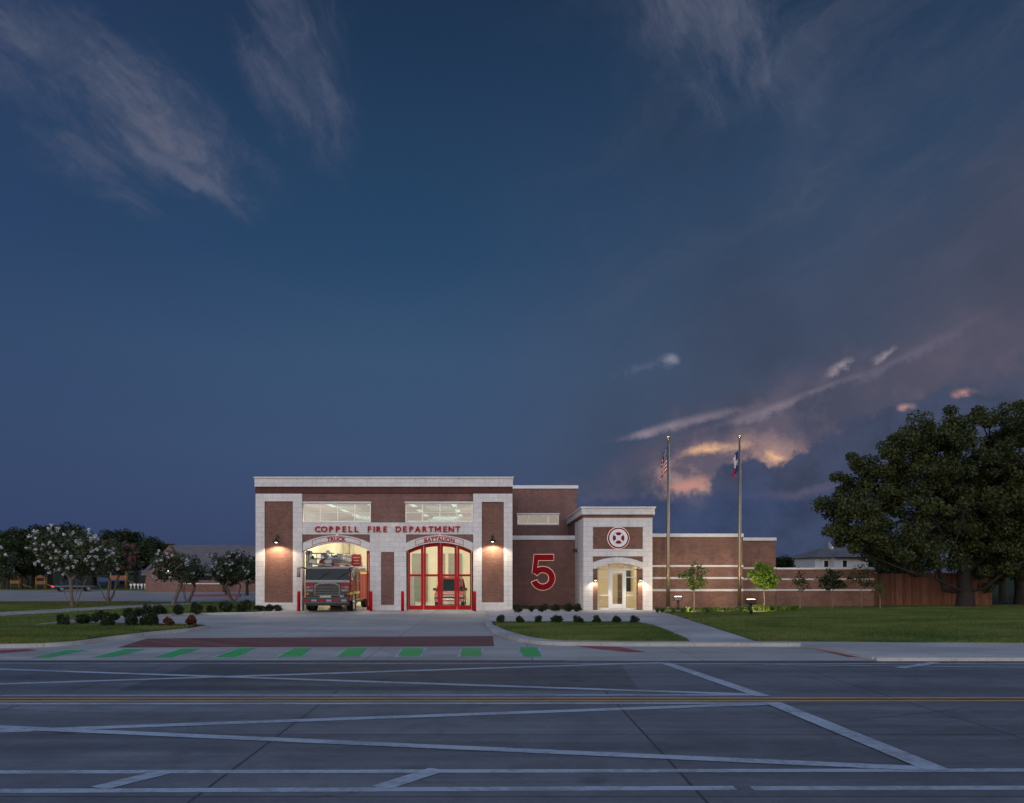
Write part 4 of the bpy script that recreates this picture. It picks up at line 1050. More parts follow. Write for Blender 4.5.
def flag(px, top, label, mat, seed, spread, drop, Y=55.6, ln=2.4, ht=1.5):
    """cloth hanging from the pole: the fly end falls down and outwards to the left"""
    rg = random.Random(seed); nu, nv = 30, 16; V = []; UV = []
    ph = [rg.uniform(0, 6) for _ in range(4)]
    for i in range(nu + 1):
        u = i / nu
        for j in range(nv + 1):
            v = j / nv
            xo = -.09 - spread * (1 - math.exp(-u * 2.2)) * (1 - .25 * v) - .05 * math.sin(v * 7 + ph[0]) * u
            yo = .17 * math.sin(u * 15 + v * 2.2 + ph[1]) * min(1, u * 3) + .06 * math.sin(v * 9 + ph[2] + u * 4) * u
            zo = ht * (v - 1) - drop * u ** .9 * (1 - .10 * math.sin(v * 3 + ph[3]))
            V.append((xo, yo, zo)); UV.append((u, v))
    Fc = [(i * (nv + 1) + j, (i + 1) * (nv + 1) + j, (i + 1) * (nv + 1) + j + 1, i * (nv + 1) + j + 1) for i in range(nu) for j in range(nv)]
    me = raw_mesh('flag', V, Fc); uvl = me.uv_layers.new(name='UVMap')
    for lp in me.loops: uvl.data[lp.index].uv = UV[lp.vertex_index]
    me.polygons.foreach_set('use_smooth', [True] * len(me.polygons))
    o = link('flag', me, mat); o.location = (X(px, Y), Y, Z(top, Y)); md = o.modifiers.new('t', 'SOLIDIFY'); md.thickness = .008
    return tag(o, label, 'flag')
flag(668, 447, 'limp stars and stripes flag in red and white folds', 'flag_us', 1, .42, .85)
flag(739.5, 450, 'limp state flag of blue, white and red hanging straight down its pole', 'flag_state', 4, .34, .55, ln=2., ht=1.3)
# ground lights on posts that light the flags
def spot(name, loc, tgt, e, size, col, blend=.4, soft=.08):
    l = bpy.data.lights.new(name, 'SPOT'); l.energy = e; l.color = col; l.spot_size = R(size); l.spot_blend = blend; l.shadow_soft_size = soft
    o = bpy.data.objects.new(name, l); COL.objects.link(o); o.location = loc
    o.rotation_euler = (Vector(tgt) - Vector(loc)).to_track_quat('-Z', 'Y').to_euler(); return o
for px, by, pole, lab in ((678, 611, 668, 'black post floodlight beside the flagpole with the striped flag'), (751, 615.5, 739.5, 'black post floodlight beside the flagpole with the state flag')):
    gx, gy = G(px, by, HL); t = thing('post_floodlight', lab, 'floodlight', (gx, gy, HL), group='floodlights aimed up at the flags')
    mb = MB(); mb.tube([(0, 0, 0), (0, 0, .62)], .075, 12); mb.build('post', 'black', t)
    mb = MB(); mb.lathe((0, 0, 0), [(.14, 0.02), (.14, .05)], 'z', 12); mb.build('base', 'black', t)
    mb = MB(); mb.box(-.25, .25, -.16, .16, .62, .86, .03); h = mb.build('lamp_housing', 'black', t)
    mb = MB(); mb.box(-.2, .2, -.12, .12, .861, .868); mb.build('lens', 'lamp_on', h)
    spot('flag_spot', (gx, gy, HL + 1.0), (X(pole, 55.6), 55.6, 9.), 1100, 30, (1., .76, .42), .6)

# low bed lights washing the wing wall and the two saplings
for px, py, tx, tz, e, lab in ((690, 613.6, 694, 2.2, 260, 'low black bed light aimed at the sapling between the flagpoles'), (757, 613.4, 765, 2.0, 420, 'low black bed light aimed at the bright sapling'),
                         (664, 613.0, 676, 3.0, 260, 'low black bed light nearest the entry tower, washing the wing wall'), (725, 613.4, 722, 3.2, 300, 'low black bed light washing the middle of the wing wall')):
    gx, gy = G(px, py, HL); t = thing('bed_light', lab, 'light', (gx, gy, HL + .05), group='low lights in the wing planting bed')
    mb = MB(); mb.tube([(0, 0, 0), (0, 0, .12)], .02, 6); mb.build('stake', 'black', t)
    mb = MB(); mb.tube([(0, -.04, .12), (0, .06, .19)], [.05, .06], 10); mb.build('lamp_head', 'black', t)
    YY = 56.6; spot('bed_glow', (gx, gy + .08, HL + .3), (X(tx, YY), YY, tz), e, 95, (1., .80, .52), .9, .05)
# ------------------------------------------------------------------ ladder truck (faces -Y, origin under its front bumper)
M['truck_red'] = simple('truck_red', (.24, .007, .009), .35, var=.04, spec=.3)
M['truck_white'] = simple('truck_white', (.24, .24, .25), .25, var=.04, coat=.6)
M['truck_chrome'] = simple('truck_chrome', (.15, .16, .18), .14, 1., var=.05)
M['reflect'] = simple('reflect', (.75, .55, .10), .35, var=.05)
M['lens_clear'] = simple('lens_clear', (.22, .23, .25), .1, .6, var=.02)
M['lens_red'] = simple('lens_red', (.4, .01, .015), .1, var=.02)
M['lens_amber'] = simple('lens_amber', (.65, .25, .02), .15, var=.02)
M['tread'] = simple('tread', (.30, .30, .31), .4, .9, var=.15, scale=12.)
def wheel(parent, x, y, r, wd, side, rim='chrome', name='wheel'):
    """side: +1 outer face towards +x"""
    mb = MB(); a, b = x - wd / 2, x + wd / 2
    mb.lathe((0, y, r), [(r * .62, a), (r * .95, a), (r, a + .03), (r, b - .03), (r * .95, b), (r * .62, b)], 'x', 28)
    w_ = mb.build(name, 'rubber', parent)
    mb = MB(); o = b if side > 0 else a; s = side
    mb.lathe((0, y, r), [(r * .63, o - s * .12), (r * .63, o + s * .005), (r * .55, o + s * .01), (r * .5, o - s * .07), (r * .28, o - s * .05), (r * .24, o + s * .03), (r * .1, o + s * .05)], 'x', 24)
    mb.build('rim', rim, w_); return w_
YF0 = 53.5
tr = thing('fire_truck', 'red and white ladder fire truck nosing out of the open left bay', 'fire truck', (X(325.2, YF0), YF0, .006), R(-1)); tr.scale = (1.06, 1., 1.03)
W2_ = 1.27
# cab body
mb = MB()
mb.box(-W2_, W2_, .62, 4.0, .62, 1.78, .05); cab = mb.build('cab_lower', 'truck_red', tr)
mb = MB(); mb.box(-W2_, W2_, .60, 1.0, 1.70, 1.84, .03); mb.build('front_panel', 'truck_white', tr)
mb = MB()
mb.poly([(-W2_, .66, 1.83), (-W2_, .80, 2.52), (-W2_, 4.0, 2.56), (-W2_, 4.0, 1.78), (-W2_, .66, 1.78)], (.07, 0, 0)); mb.poly([(W2_ - .07, .66, 1.83), (W2_ - .07, .80, 2.52), (W2_ - .07, 4.0, 2.56), (W2_ - .07, 4.0, 1.78), (W2_ - .07, .66, 1.78)], (.07, 0, 0))
mb.box(-W2_ + .07, W2_ - .07, 3.93, 4.0, 1.78, 2.56)
mb.box(-.03, .03, .70, .76, 1.83, 2.5) if False else None
mb.build('cab_upper', 'truck_red', tr)
mb = MB(); mb.box(-W2_ - .01, W2_ + .01, .74, 4.03, 2.53, 2.66, .05); mb.build('cab_roof', 'truck_white', tr)
mb = MB(); mb.poly([(-W2_ + .04, .66, 1.85), (-W2_ + .05, .79, 2.52), (W2_ - .05, .79, 2.52), (W2_ - .04, .66, 1.85)], (0, .02, 0)); mb.build('windshield', 'darkglass', tr)
mb = MB(); 
for s in (-1, 1): mb.tube([(s * 1.245, .645, 1.83), (s * 1.235, .775, 2.53)], .022, 6)
mb.box(-1.24, 1.24, .76, .79, 2.51, 2.55); mb.box(-1.24, 1.24, .635, .66, 1.83, 1.86); mb.build('windshield_frame', 'truck_chrome', tr)
mb = MB()
for x_ in (-.55, .5): mb.tube([(x_, .64, 1.86), (x_ + .42, .70, 2.2)], .012, 5); mb.tube([(x_ + .2, .655, 2.02), (x_ + .65, .72, 2.3)], .012, 5)
mb.build('wiper', 'black', tr)
# red corner swoops + grille
mb = MB(); mb.poly([(-1.25, .59, 1.52), (-1.25, .59, 1.71), (-.70, .59, 1.69), (-.80, .59, 1.50)], (0, .03, 0)); mb.poly([(1.25, .59, 1.52), (1.25, .59, 1.71), (.70, .59, 1.69), (.80, .59, 1.50)], (0, .03, 0)); mb.build('corner_stripe', 'truck_red', tr)
mb = MB(); mb.poly([(-.74, .56, .95), (-.74, .56, 1.55), (-.45, .56, 1.72), (.45, .56, 1.72), (.74, .56, 1.55), (.74, .56, .95)], (0, .06, 0)); gr = mb.build('grille', 'truck_chrome', tr)
mb = MB(); mb.poly([(-.66, .54, 1.0), (-.66, .54, 1.5), (-.42, .54, 1.62), (.42, .54, 1.62), (.66, .54, 1.5), (.66, .54, 1.0)], (0, .02, 0)); mb.build('grille_mesh', 'black', gr)
mb = MB()
for k in range(3): mb.box(-.66, .66, .52, .54, 1.10 + k * .16, 1.125 + k * .16)
mb.box(-.2, .2, .505, .53, 1.62, 1.70, .01); mb.build('grille_bar', 'truck_chrome', gr)
for s in (-1, 1):
    for z0, z1, mt_, nm in ((1.36, 1.46, 'lens_clear', 'warning_light'), (1.18, 1.30, 'lens_clear', 'headlight')):
        mb = MB(); mb.box(s * .80, s * 1.22, .57, .61, z0 - .02, z1 + .02, .012); h = mb.build(nm, 'truck_chrome', tr)
        for q in (0, 1):
            mb = MB(); mb.box(s * (.82 + q * .2), s * (1.0 + q * .2), .555, .575, z0, z1, .01); mb.build('lens', 'lens_red' if (nm == 'warning_light' and q == 0) else mt_, h)
    mb = MB(); mb.box(s * 1.05, s * 1.24, .575, .61, .98, 1.12, .01); mb.build('turn_signal', 'lens_amber', tr)
# bumper
mb = MB(); mb.box(-1.30, 1.30, 0., .58, .52, .60, .01); mb.box(-1.30, 1.30, -.02, .10, .52, .84, .03); bp = mb.build('bumper', 'black', tr)
mb = MB(); mb.box(-1.31, 1.31, -.035, .1, .80, .85, .01); mb.build('bumper_trim', 'truck_chrome', bp); mb = MB(); mb.box(-1.31, 1.31, -.035, .1, .51, .56, .01); mb.build('bumper_trim', 'truck_chrome', bp)
mb = MB(); mb.box(-1.22, 1.22, .575, .618, .86, 1.15, .01); mb.build('lower_front_panel', 'black', tr)
mb = MB(); mb.box(-.82, .82, .585, .618, 1.151, 1.69, .01); mb.build('centre_front_panel', 'black', tr)
for k in range(-3, 3):
    mb = MB(); x_ = k * .42 + .21; mb.box(x_ - .15, x_ + .15, -.035, -.018, .62, .74); mb.build('bumper_stripe', 'lens_red' if k % 2 else 'truck_white', bp)
mb = MB(); mb.box(-.32, .32, .05, .5, .84, .96, .02); mb.build('hose_tray', 'tread', tr)
mb = MB(); mb.lathe((.95, .1, 1.0), [(.02, .15), (.11, -.05), (.14, -.16), (.12, -.17), (.04, -.02)], 'y', 16); mb.build('horn', 'truck_chrome', tr)
mb = MB(); mb.box(-1.15, 1.15, .15, 4., .38, .52); mb.build('chassis', 'black', tr)
# mirrors
for s in (-1, 1):
    mb = MB(); mb.tube([(s * 1.2, .85, 2.5), (s * 1.35, .45, 2.58), (s * 1.55, .35, 2.56)], .035, 8)
    m_ = mb.build('mirror', 'truck_chrome', tr)
    mb = MB(); mb.box(s * 1.48, s * 1.66, .27, .40, 2.02, 2.58, .04); mb.build('mirror_head', 'truck_chrome', m_)
# light bar & roof equipment
mb = MB(); mb.box(-.62, .62, .95, 1.25, 2.66, 2.80, .03); lb = mb.build('light_bar', 'lens_red', tr)
mb = MB(); mb.box(-.2, .2, .94, 1.26, 2.67, 2.79, .02); mb.build('clear_section', 'lens_clear', lb)
# side doors (both sides)
for s in (-1, 1):
    xo = s * (W2_ + .004)
    for y0, y1 in ((.95, 1.75), (2.75, 3.75)):
        mb = MB(); mb.box(xo, xo + s * .02, y0, y1, .66 if y0 > 2 else 1.25, 2.44, .01); dd = mb.build('cab_door', 'truck_red', tr)
        mb = MB(); mb.box(xo + s * .021, xo + s * .026, y0 + .1, y1 - .1, 1.86, 2.36); mb.build('window', 'darkglass', dd)
        mb = MB(); mb.box(xo + s * .018, xo + s * .024, y0 + .06, y1 - .06, 1.82, 1.86); mb.box(xo + s * .018, xo + s * .024, y0 + .06, y1 - .06, 2.36, 2.40); mb.box(xo + s * .018, xo + s * .024, y0 + .06, y0 + .1, 1.86, 2.36); mb.box(xo + s * .018, xo + s * .024, y1 - .1, y1 - .06, 1.86, 2.36); mb.build('window_frame', 'truck_chrome', dd)
        mb = MB(); mb.box(xo + s * .02, xo + s * .06, y0 + .08, y0 + .25, 1.5, 1.56, .008); mb.build('handle', 'truck_chrome', dd)
    mb = MB(); mb.box(xo, xo + s * .022, .7, 4.0, 1.0, 1.14); mb.box(xo, xo + s * .025, 2.5, 4.0, .62, .66); mb.build('gold_stripe', 'reflect', tr)
    mb = MB(); mb.lathe((xo, 2.1, .54), [(.64, 0), (.64, s * .03), (.56, s * .035), (.55, 0)], 'x', 28); mb.build('wheel_arch', 'truck_chrome', tr)
    wheel(tr, s * 1.08, 2.1, .53, .34, s)
    wheel(tr, s * 1.02, 8.2, .53, .5, s); wheel(tr, s * 1.02, 9.5, .53, .5, s)
# body behind the cab
mb = MB(); mb.box(-W2_, W2_, 4.15, 11.2, 1.12, 2.35, .03); mb.box(-W2_, W2_, 4.15, 7.4, .6, 1.119, .0); mb.box(-W2_, W2_, 10.3, 11.2, .6, 1.119); mb.build('body', 'truck_red', tr)
mb = MB(); mb.box(-1.0, 1.0, 4.15, 11., .42, .598); mb.build('rear_chassis', 'black', tr)
for s in (-1, 1):
    xo = s * (W2_ + .003)
    for y0, y1, z0 in ((4.3, 5.2, .68), (5.35, 6.3, .68), (6.45, 7.3, .68), (7.5, 8.8, 1.22), (8.9, 10.2, 1.22), (10.35, 11.1, .68)):
        mb = MB(); mb.box(xo, xo + s * .02, y0, y1, z0, 2.2, .008)
        for k in range(9): mb.box(xo + s * .02, xo + s * .024, y0 + .03, y1 - .03, z0 + .1 + k * (2.0 - z0) / 9, z0 + .12 + k * (2.0 - z0) / 9)
        mb.build('locker_shutter', 'truck_red' if y0 < 7 else 'tread', tr)
    mb = MB(); mb.box(xo, xo + s * .025, 4.2, 11.1, 2.22, 2.3); mb.build('gold_stripe', 'reflect', tr)
mb = MB(); mb.box(-1.2, 1.2, 4.2, 11.1, 2.35, 2.42); mb.build('deck', 'tread', tr)
# turntable, ladder and basket above the cab
mb = MB(); mb.lathe((0, 9.6, 0), [(.8, 2.42), (.8, 2.7), (.6, 2.72), (.6, 2.95)], 'z', 24); mb.build('turntable', 'tread', tr)
def truss(x0, y0, y1, z0, z1, wd, mat, name, n, par, rr=.035):
    mb = MB()
    for s in (-1, 1):
        mb.box(x0 + s * wd - .035, x0 + s * wd + .035, y0, y1, z0, z0 + .09); mb.tube([(x0 + s * wd, y0, z1), (x0 + s * wd, y1, z1)], rr, 8)
        for k in range(n + 1):
            ya = y0 + (y1 - y0) * k / n; mb.tube([(x0 + s * wd, ya, z0), (x0 + s * wd, ya, z1)], rr * .7, 6)
            if k < n: mb.tube([(x0 + s * wd, ya, z0 + .05), (x0 + s * wd, ya + (y1 - y0) / n, z1)], rr * .6, 6)
    for k in range(2 * n + 1):
        ya = y0 + (y1 - y0) * k / (2 * n); mb.tube([(x0 - wd, ya, z0 + .05), (x0 + wd, ya, z0 + .05)], rr * .6, 6)
    return mb.build(name, mat, par)
truss(0, 1.2, 10., 2.76, 3.38, .46, 'truck_white', 'ladder_section', 14, tr, .04)
truss(0, 1.0, 9.4, 2.86, 3.30, .36, 'tread', 'ladder_section', 14, tr)
truss(0, .8, 8.8, 2.95, 3.24, .26, 'truck_white', 'ladder_section', 12, tr)
mb = MB(); mb.box(.50, .56, 6.2, 8.4, 2.80, 3.34, .01); pl = mb.build('ladder_plate', 'truck_red', tr)
mb = MB()
for k in range(3): mb.box(.562, .57, 6.4 + k * .6, 6.8 + k * .6, 2.98, 3.2)
mb.build('plate_marking', 'truck_white', pl)
# front red plate seen from the street at the right of the ladder
mb = MB(); mb.box(.48, 1.06, 6.0, 6.06, 2.70, 3.46, .02); fp = mb.build('number_plate', 'truck_red', tr)
mb = MB(); mb.box(.56, .98, 5.985, 5.999, 3.22, 3.28); mb.box(.56, .98, 5.985, 5.999, 2.84, 2.89); mb.box(.62, .92, 5.984, 5.998, 3.02, 3.10); mb.build('plate_marking', 'truck_white', fp)
# basket / nozzle assembly at the tip
bk = MB(); bx0, bx1, by0, by1 = -1.0, .25, .55, 1.35
for z_ in (2.80, 3.10, 3.42):
    bk.tube([(bx0, by0, z_), (bx1, by0, z_), (bx1, by1, z_), (bx0, by1, z_), (bx0, by0, z_)], .028, 6)
for x_ in (bx0, -.6, -.2, bx1):
    bk.tube([(x_, by0, 2.74), (x_, by0, 3.42)], .024, 6)
bk.box(bx0, bx1, by0, by1, 2.72, 2.76); basket = bk.build('basket', 'tread', tr)
mb = MB(); mb.box(bx0 - .02, -.62, by0 - .05, by0 - .01, 2.84, 3.06, .01); mb.build('basket_panel', 'tread', basket); mb = MB(); mb.box(-.15, bx1 + .02, by0 - .05, by0 - .01, 2.84, 3.06, .01); mb.build('basket_panel', 'truck_white', basket)
mb = MB(); mb.tube([(-.8, .5, 3.18), (-.8, .1, 3.26), (-.8, -.05, 3.28)], [.09, .06, .085], 10); mb.tube([(-.15, .5, 3.1), (-.15, .15, 3.16)], [.09, .07], 10); mb.build('water_nozzle', 'truck_chrome', basket)
mb = MB(); mb.tube([(-.95, .4, 3.45), (-1.15, .3, 3.38)], [.05, .12], 10); mb.tube([(.1, .45, 3.48), (.1, .3, 3.48)], [.1, .12], 10); mb.build('spotlight', 'truck_chrome', basket)
mb = MB(); mb.lathe((-.35, .9, 2.9), [(.02, .3), (.14, .12), (.16, -.1), (.1, -.16)], 'y', 14); mb.build('hose_reel', 'truck_red', basket)

# ------------------------------------------------------------------ command vehicle in the closed bay
def car(name, label, cat, loc, rz, L, Wd, H, hood, body_mat, prof=None, tail='lens_red', rim='alu', suv=False, group=None, plate=True):
    """faces -Y; profile extruded over the width with narrowed glasshouse"""
    c = thing(name, label, cat, loc, rz, group); w2 = Wd / 2
    zb, zw = .32, H * .56
    mb = MB()
    P = [(0, zb + .08), (.02, zw * .72), (.12, zw * .84), (hood, zw), (L - (.25 if suv else .95), zw + .02), (L - .08, zw * .95), (L, zw * .6), (L - .04, zb + .06), (L * .5, zb)]
    g = []
    for s_, x_ in ((1, w2), (1, w2 - .07)): pass
    a = [(-w2, y, z) for y, z in P]
    mb.poly(a, (Wd, 0, 0))
    bmesh.ops.bevel(mb.bm, geom=list(mb.bm.edges), offset=.05, segments=2, profile=.6, affect='EDGES')
    for f in mb.bm.faces: f.smooth = True
    body = mb.build('body', body_mat, c)
    # glasshouse
    y0, y1 = hood - .02, L - (.15 if suv else .85); ty0, ty1 = hood + .72, L - (.45 if suv else 1.35)
    ti = .17
    def hull(dx, name, mat, parent, z0, z1, k0=0., k1=1.):
        m_ = MB(); lo = lambda t: (w2 - .05 - ti * t + dx); q = []
        for t in (k0, k1):
            z_ = z0 + (z1 - z0) * t; ya = y0 + (ty0 - y0) * t; yb = y1 + (ty1 - y1) * t; q.append([m_.bm.verts.new(p) for p in ((-lo(t), ya, z_), (lo(t), ya, z_), (lo(t), yb, z_), (-lo(t), yb, z_))])
        m_.bm.faces.new(q[0]); m_.bm.faces.new(q[1][::-1])
        for k in range(4): m_.bm.faces.new((q[0][k], q[0][(k + 1) % 4], q[1][(k + 1) % 4], q[1][k]))
        return m_.build(name, mat, parent)
    hull(0, 'glasshouse', 'darkglass', c, zw - .02, H)
    mb = MB(); lo = w2 - .05 - ti
    mb.box(-lo - .02, lo + .02, ty0 - .04, ty1 + .04, H - .03, H + .03, .025)
    for s in (-1, 1):
        for ya, yb in ((y0, ty0), (y1, ty1), (y0 + (y1 - y0) * .5, ty0 + (ty1 - ty0) * .5)):
            mb.tube([(s * (w2 - .04), ya, zw - .01), (s * (lo + .01), yb, H)], .035, 6)
    mb.build('roof', body_mat, c)
    for s in (-1, 1):
        for yy in (L * .18, L * .80): wheel(c, s * (w2 - .1), yy, .36 if suv else .33, .22, s, rim)
        mb = MB(); mb.box(s * (w2 - .02), s * (w2 + .2), hood + .25, hood + .37, zw + .02, zw + .2, .02); mb.build('mirror', 'black' if suv else body_mat, c)
        mb = MB(); mb.box(s * (w2 - .52), s * (w2 - .06), -.015, .10, zw * .66, zw * .80, .015); mb.build('headlight', 'lens_clear', c)
        mb = MB(); mb.box(s * (w2 - .5), s * (w2 - .03), L - .06, L + .015, zw * .70, zw * .86, .012); mb.build('tail_light', tail, c)
    mb = MB(); mb.box(-.42, .42, -.02, .06, zw * .55, zw * .80, .01)
    for k in range(3): mb.box(-.42, .42, -.03, -.018, zw * (.6 + k * .07), zw * (.615 + k * .07))
    mb.build('grille', 'black', c)
    mb = MB(); mb.box(-w2 + .04, w2 - .04, -.08, .06, zb + .02, zb + .22, .03); mb.build('bumper', 'chrome' if suv else 'black', c)
    return c
sv = car('command_vehicle', 'red and white command vehicle parked inside behind the closed red doors', 'car', (X(449, 62.), 62., .014), 0, 5.3, 2.02, 1.88, 1.35, 'truck_red', suv=True)
mb = MB(); mb.box(-.6, .6, 2.5, 2.8, 1.915, 2.02, .02); mb.build('light_bar', 'lens_red', sv)
mb = MB(); mb.box(-.98, .98, -.12, -.085, .66, .80, .01); mb.tube([(-.55, -.12, .3), (-.55, -.14, 1.0)], .03, 6); mb.tube([(.55, -.12, .3), (.55, -.14, 1.0)], .03, 6); mb.tube([(-.55, -.14, 1.0), (.55, -.14, 1.0)], .03, 6); mb.build('push_bar', 'truck_white', sv)
# car with lit tail lights in the parking lot, seen from behind and its right side
M['car_dark'] = simple('car_dark', (.012, .016, .03), .2, var=.03, coat=.8)
gx, gy = X(74, 112), 112
car('parked_car', 'dark saloon car with its red tail lights lit in the far parking lot', 'car', (gx + 2.6, gy, .01), R(90 + 34), 4.8, 1.85, 1.45, 1.3, 'car_dark', tail='tail_on')

# ------------------------------------------------------------------ vegetation
def tree_parts(seed, base_nodes, base_par, lobes, n, mind, clump_r, per, leaf, trunk_r, tip_r=.02, leafm='leaf_dark', barkm='bark', flat=.75, bias=.5, extra=None, name='tree', aspect=1.6, droop=0., zmin=None):
    rng = np.random.default_rng(seed)
    C = clumps_in(rng, lobes, n, mind, bias)
    if zmin is not None: C = C[C[:, 2] > zmin]
    nodes, par, rad = skeleton(rng, base_nodes, base_par, C, tip_r, trunk_r, droop=droop)
    t = bpy.data.objects.new(name, None); COL.objects.link(t)
    me = skel_mesh(nodes, par, rad); link('trunk', me, barkm, t)
    rr = clump_r * (.65 + .7 * rng.random(len(C)))
    v, f = leaves(rng, C, rr, per, leaf, flat, aspect)
    link('crown', raw_mesh('crown', v, f), leafm, t)
    if extra: extra(rng, C, rr, t)
    return t
def place(t, loc, label, cat, group=None, s=1., rz=0.):
    t.location = loc; t.scale = (s, s, s) if not hasattr(s, '__len__') else s; t.rotation_euler = (0, 0, rz); return tag(t, label, cat, group)
# big live oak
Yo = 58.6; ox = X(965, Yo)
def OP(px, py, dy): Y = Yo + dy; return np.array([X(px, Y) - ox, dy, Z(py, Y) - .08])
bn = [(0, 0, -.2), (0, 0, 1.0), (-.1, 0, 2.2)]; bpar = [-1, 0, 1]
def limb(start, pts):
    k = start
    for p in pts: bn.append(tuple(p)); bpar.append(k); k = len(bn) - 1
limb(1, [OP(950, 586, -1.), OP(935, 578, -2.), OP(910, 572, -2.5), OP(885, 562, -2.5), OP(860, 552, -2.)])
limb(1, [OP(944, 590, .6), OP(938, 565, .8), OP(925, 540, .5), OP(905, 520, .3)])
limb(2, [OP(952, 560, .5), OP(940, 530, 1.), OP(918, 500, 1.5), OP(895, 480, 1.5)])
limb(2, [OP(965, 560, 0), OP(968, 520, -.5), OP(962, 480, -.5), OP(955, 445, 0)])
limb(1, [OP(985, 588, -1.), OP(1005, 572, -2.), OP(1035, 555, -3.), OP(1070, 540, -3)])
limb(2, [OP(985, 555, 1.5), OP(1010, 520, 2.5), OP(1035, 480, 3.), OP(1045, 445, 2.)])
limb(2, [OP(960, 570, -2.), OP(955, 545, -4.), OP(965, 510, -5.)])
limb(2, [OP(975, 568, 3.), OP(970, 540, 5.), OP(960, 500, 5.)])
def L_(px, py, rx, rz_, dy=0, ry=4.): c = OP(px, py, dy); return (c[0], c[1], c[2], rx / 15.4, ry, rz_ / 15.4)
lobes = [L_(852, 522, 28, 17, -1, 3.), L_(872, 494, 32, 32, 0, 3.5), L_(885, 525, 46, 36, -2, 4.5), L_(900, 465, 44, 40, 1, 4.), L_(928, 453, 42, 32, 0, 5.), L_(978, 445, 50, 40, 0, 5.5),
         L_(930, 500, 55, 40, 0, 6.5), L_(985, 490, 60, 45, 0, 7.), L_(1034, 446, 46, 42, 0, 6.), L_(1040, 500, 60, 50, 0, 7.), L_(1095, 470, 60, 60, 0, 7.), L_(1085, 535, 60, 30, 0, 6.),
         L_(905, 545, 38, 13, -2.5, 4.), L_(932, 560, 24, 9, -2., 3.), L_(1003, 566, 28, 13, -1., 4.), L_(1035, 572, 34, 14, -2., 4.), L_(872, 537, 26, 11, -2, 3.), L_(950, 540, 36, 18, 2., 4.5), L_(1010, 545, 50, 20, 1., 6.), L_(1130, 500, 50, 60, 0, 6.), L_(845, 533, 18, 9, -1, 2.)]
rl = np.random.default_rng(77); sub_l = []
for l in list(lobes):
    for k in range(4):
        d = rl.normal(size=3); d[1] *= .6; d /= np.linalg.norm(d); d[2] = abs(d[2]) * .9 - .15
        q = .7 + .7 * rl.random(); sub_l.append((l[0] + d[0] * l[3] * .85, l[1] + d[1] * l[4] * .9, l[2] + d[2] * l[5] * 1.0, q * 1.3, q * 1.3, q))
lobes = [(a[0], a[1], a[2], a[3] * .88, a[4] * .9, a[5] * .85) for a in lobes] + sub_l
oak = tree_parts(11, bn, bpar, lobes, 600, .70, .66, 300, .115, .50, .022, 'leaf_oak', 'bark', .72, .45, name='oak_tree', droop=0.)
place(oak, (ox, Yo, HL), 'huge dark spreading oak tree standing on the right lawn', 'tree')
# a second, paler trunk behind the oak and the woods at the right edge
def generic(seed, h, cr, leafm, barkm='bark', n=110, per=120, leaf=.24, tr_=.28, trunk_h=2.4, name='shade_tree', cl=1.0, extra=None):
    rg = np.random.default_rng(seed + 100); lob = []
    for k in range(7):
        a = rg.random() * 2 * PI; q = rg.random() * cr * .45
        lob.append((q * math.cos(a), q * math.sin(a), trunk_h + (h - trunk_h) * (.3 + .42 * rg.random()), cr * .6, cr * .6, (h - trunk_h) * .30))
    lob.append((0, 0, h * .72, cr * .55, cr * .55, h * .26))
    return tree_parts(seed, [(0, 0, -.1), (.05, 0, trunk_h * .5), (0, .05, trunk_h)], [-1, 0, 1], lob, n, cl * .62, cl, per, leaf, tr_, .02, leafm, barkm, name=name, extra=extra)
gA = generic(21, 9.5, 5.2, 'leaf_dark'); gB = generic(22, 8., 5., 'leaf_dark'); gC = generic(23, 11, 4.6, 'leaf_dark')
gen = [gA, gB, gC]
used = [False] * 3
def put(k, loc, label, s=1., rz=0., group=None, cat='tree'):
    t = copy_tree(gen[k]) if used[k] else gen[k]; used[k] = True
    return place(t, loc, label, cat, group, s, rz)
put(2, (X(973, 68), 68, 0), 'tree with a pale trunk just behind the wood fence by the oak', 1., .4)
for i, (px, Y, s, k) in enumerate(((1018, 66, 1., 0), (1040, 72, 1.1, 1), (1003, 80, 1.05, 2), (1062, 64, 1.1, 0), (1030, 90, 1.2, 1))):
    put(k, (X(px, Y), Y, 0), ['slender dark tree at the right edge beyond the fence end', 'broad dark tree at the right edge behind the slender one', 'dark tree seen right past the end of the wood fence',
        'dark tree cropped by the right edge of the picture', 'farthest dark tree at the right edge'][i], s, i * 1.3, 'dark trees beyond the fence end')
# woods behind the playground, left
lab_l = ['leftmost', 'second', 'third', 'fourth', 'fifth', 'sixth', 'seventh', 'eighth', 'ninth', 'tenth', 'eleventh', 'twelfth', 'thirteenth', 'fourteenth', 'fifteenth', 'sixteenth', 'last']
wl = [(-14, 128, .9, 0), (6, 132, 1., 1), (20, 124, .85, 2), (34, 136, 1.05, 0), (50, 126, .95, 1), (66, 140, 1.0, 2), (80, 130, .85, 0), (94, 138, .95, 1), (108, 132, .78, 0), (122, 142, .92, 2), (136, 134, .86, 1), (150, 141, .88, 0), (158, 150, .8, 1), (28, 122, .6, 1), (8, 118.5, .75, 0)]
for i, (px, Y, s, k) in enumerate(sorted(wl)):
    put(k, (X(px, Y), Y, .1), lab_l[i] + ' from the left in the dark tree row behind the parking lot', (s * 1.15, s * 1.1, s * .93), i * 2.1, 'dark tree row behind the parking lot')
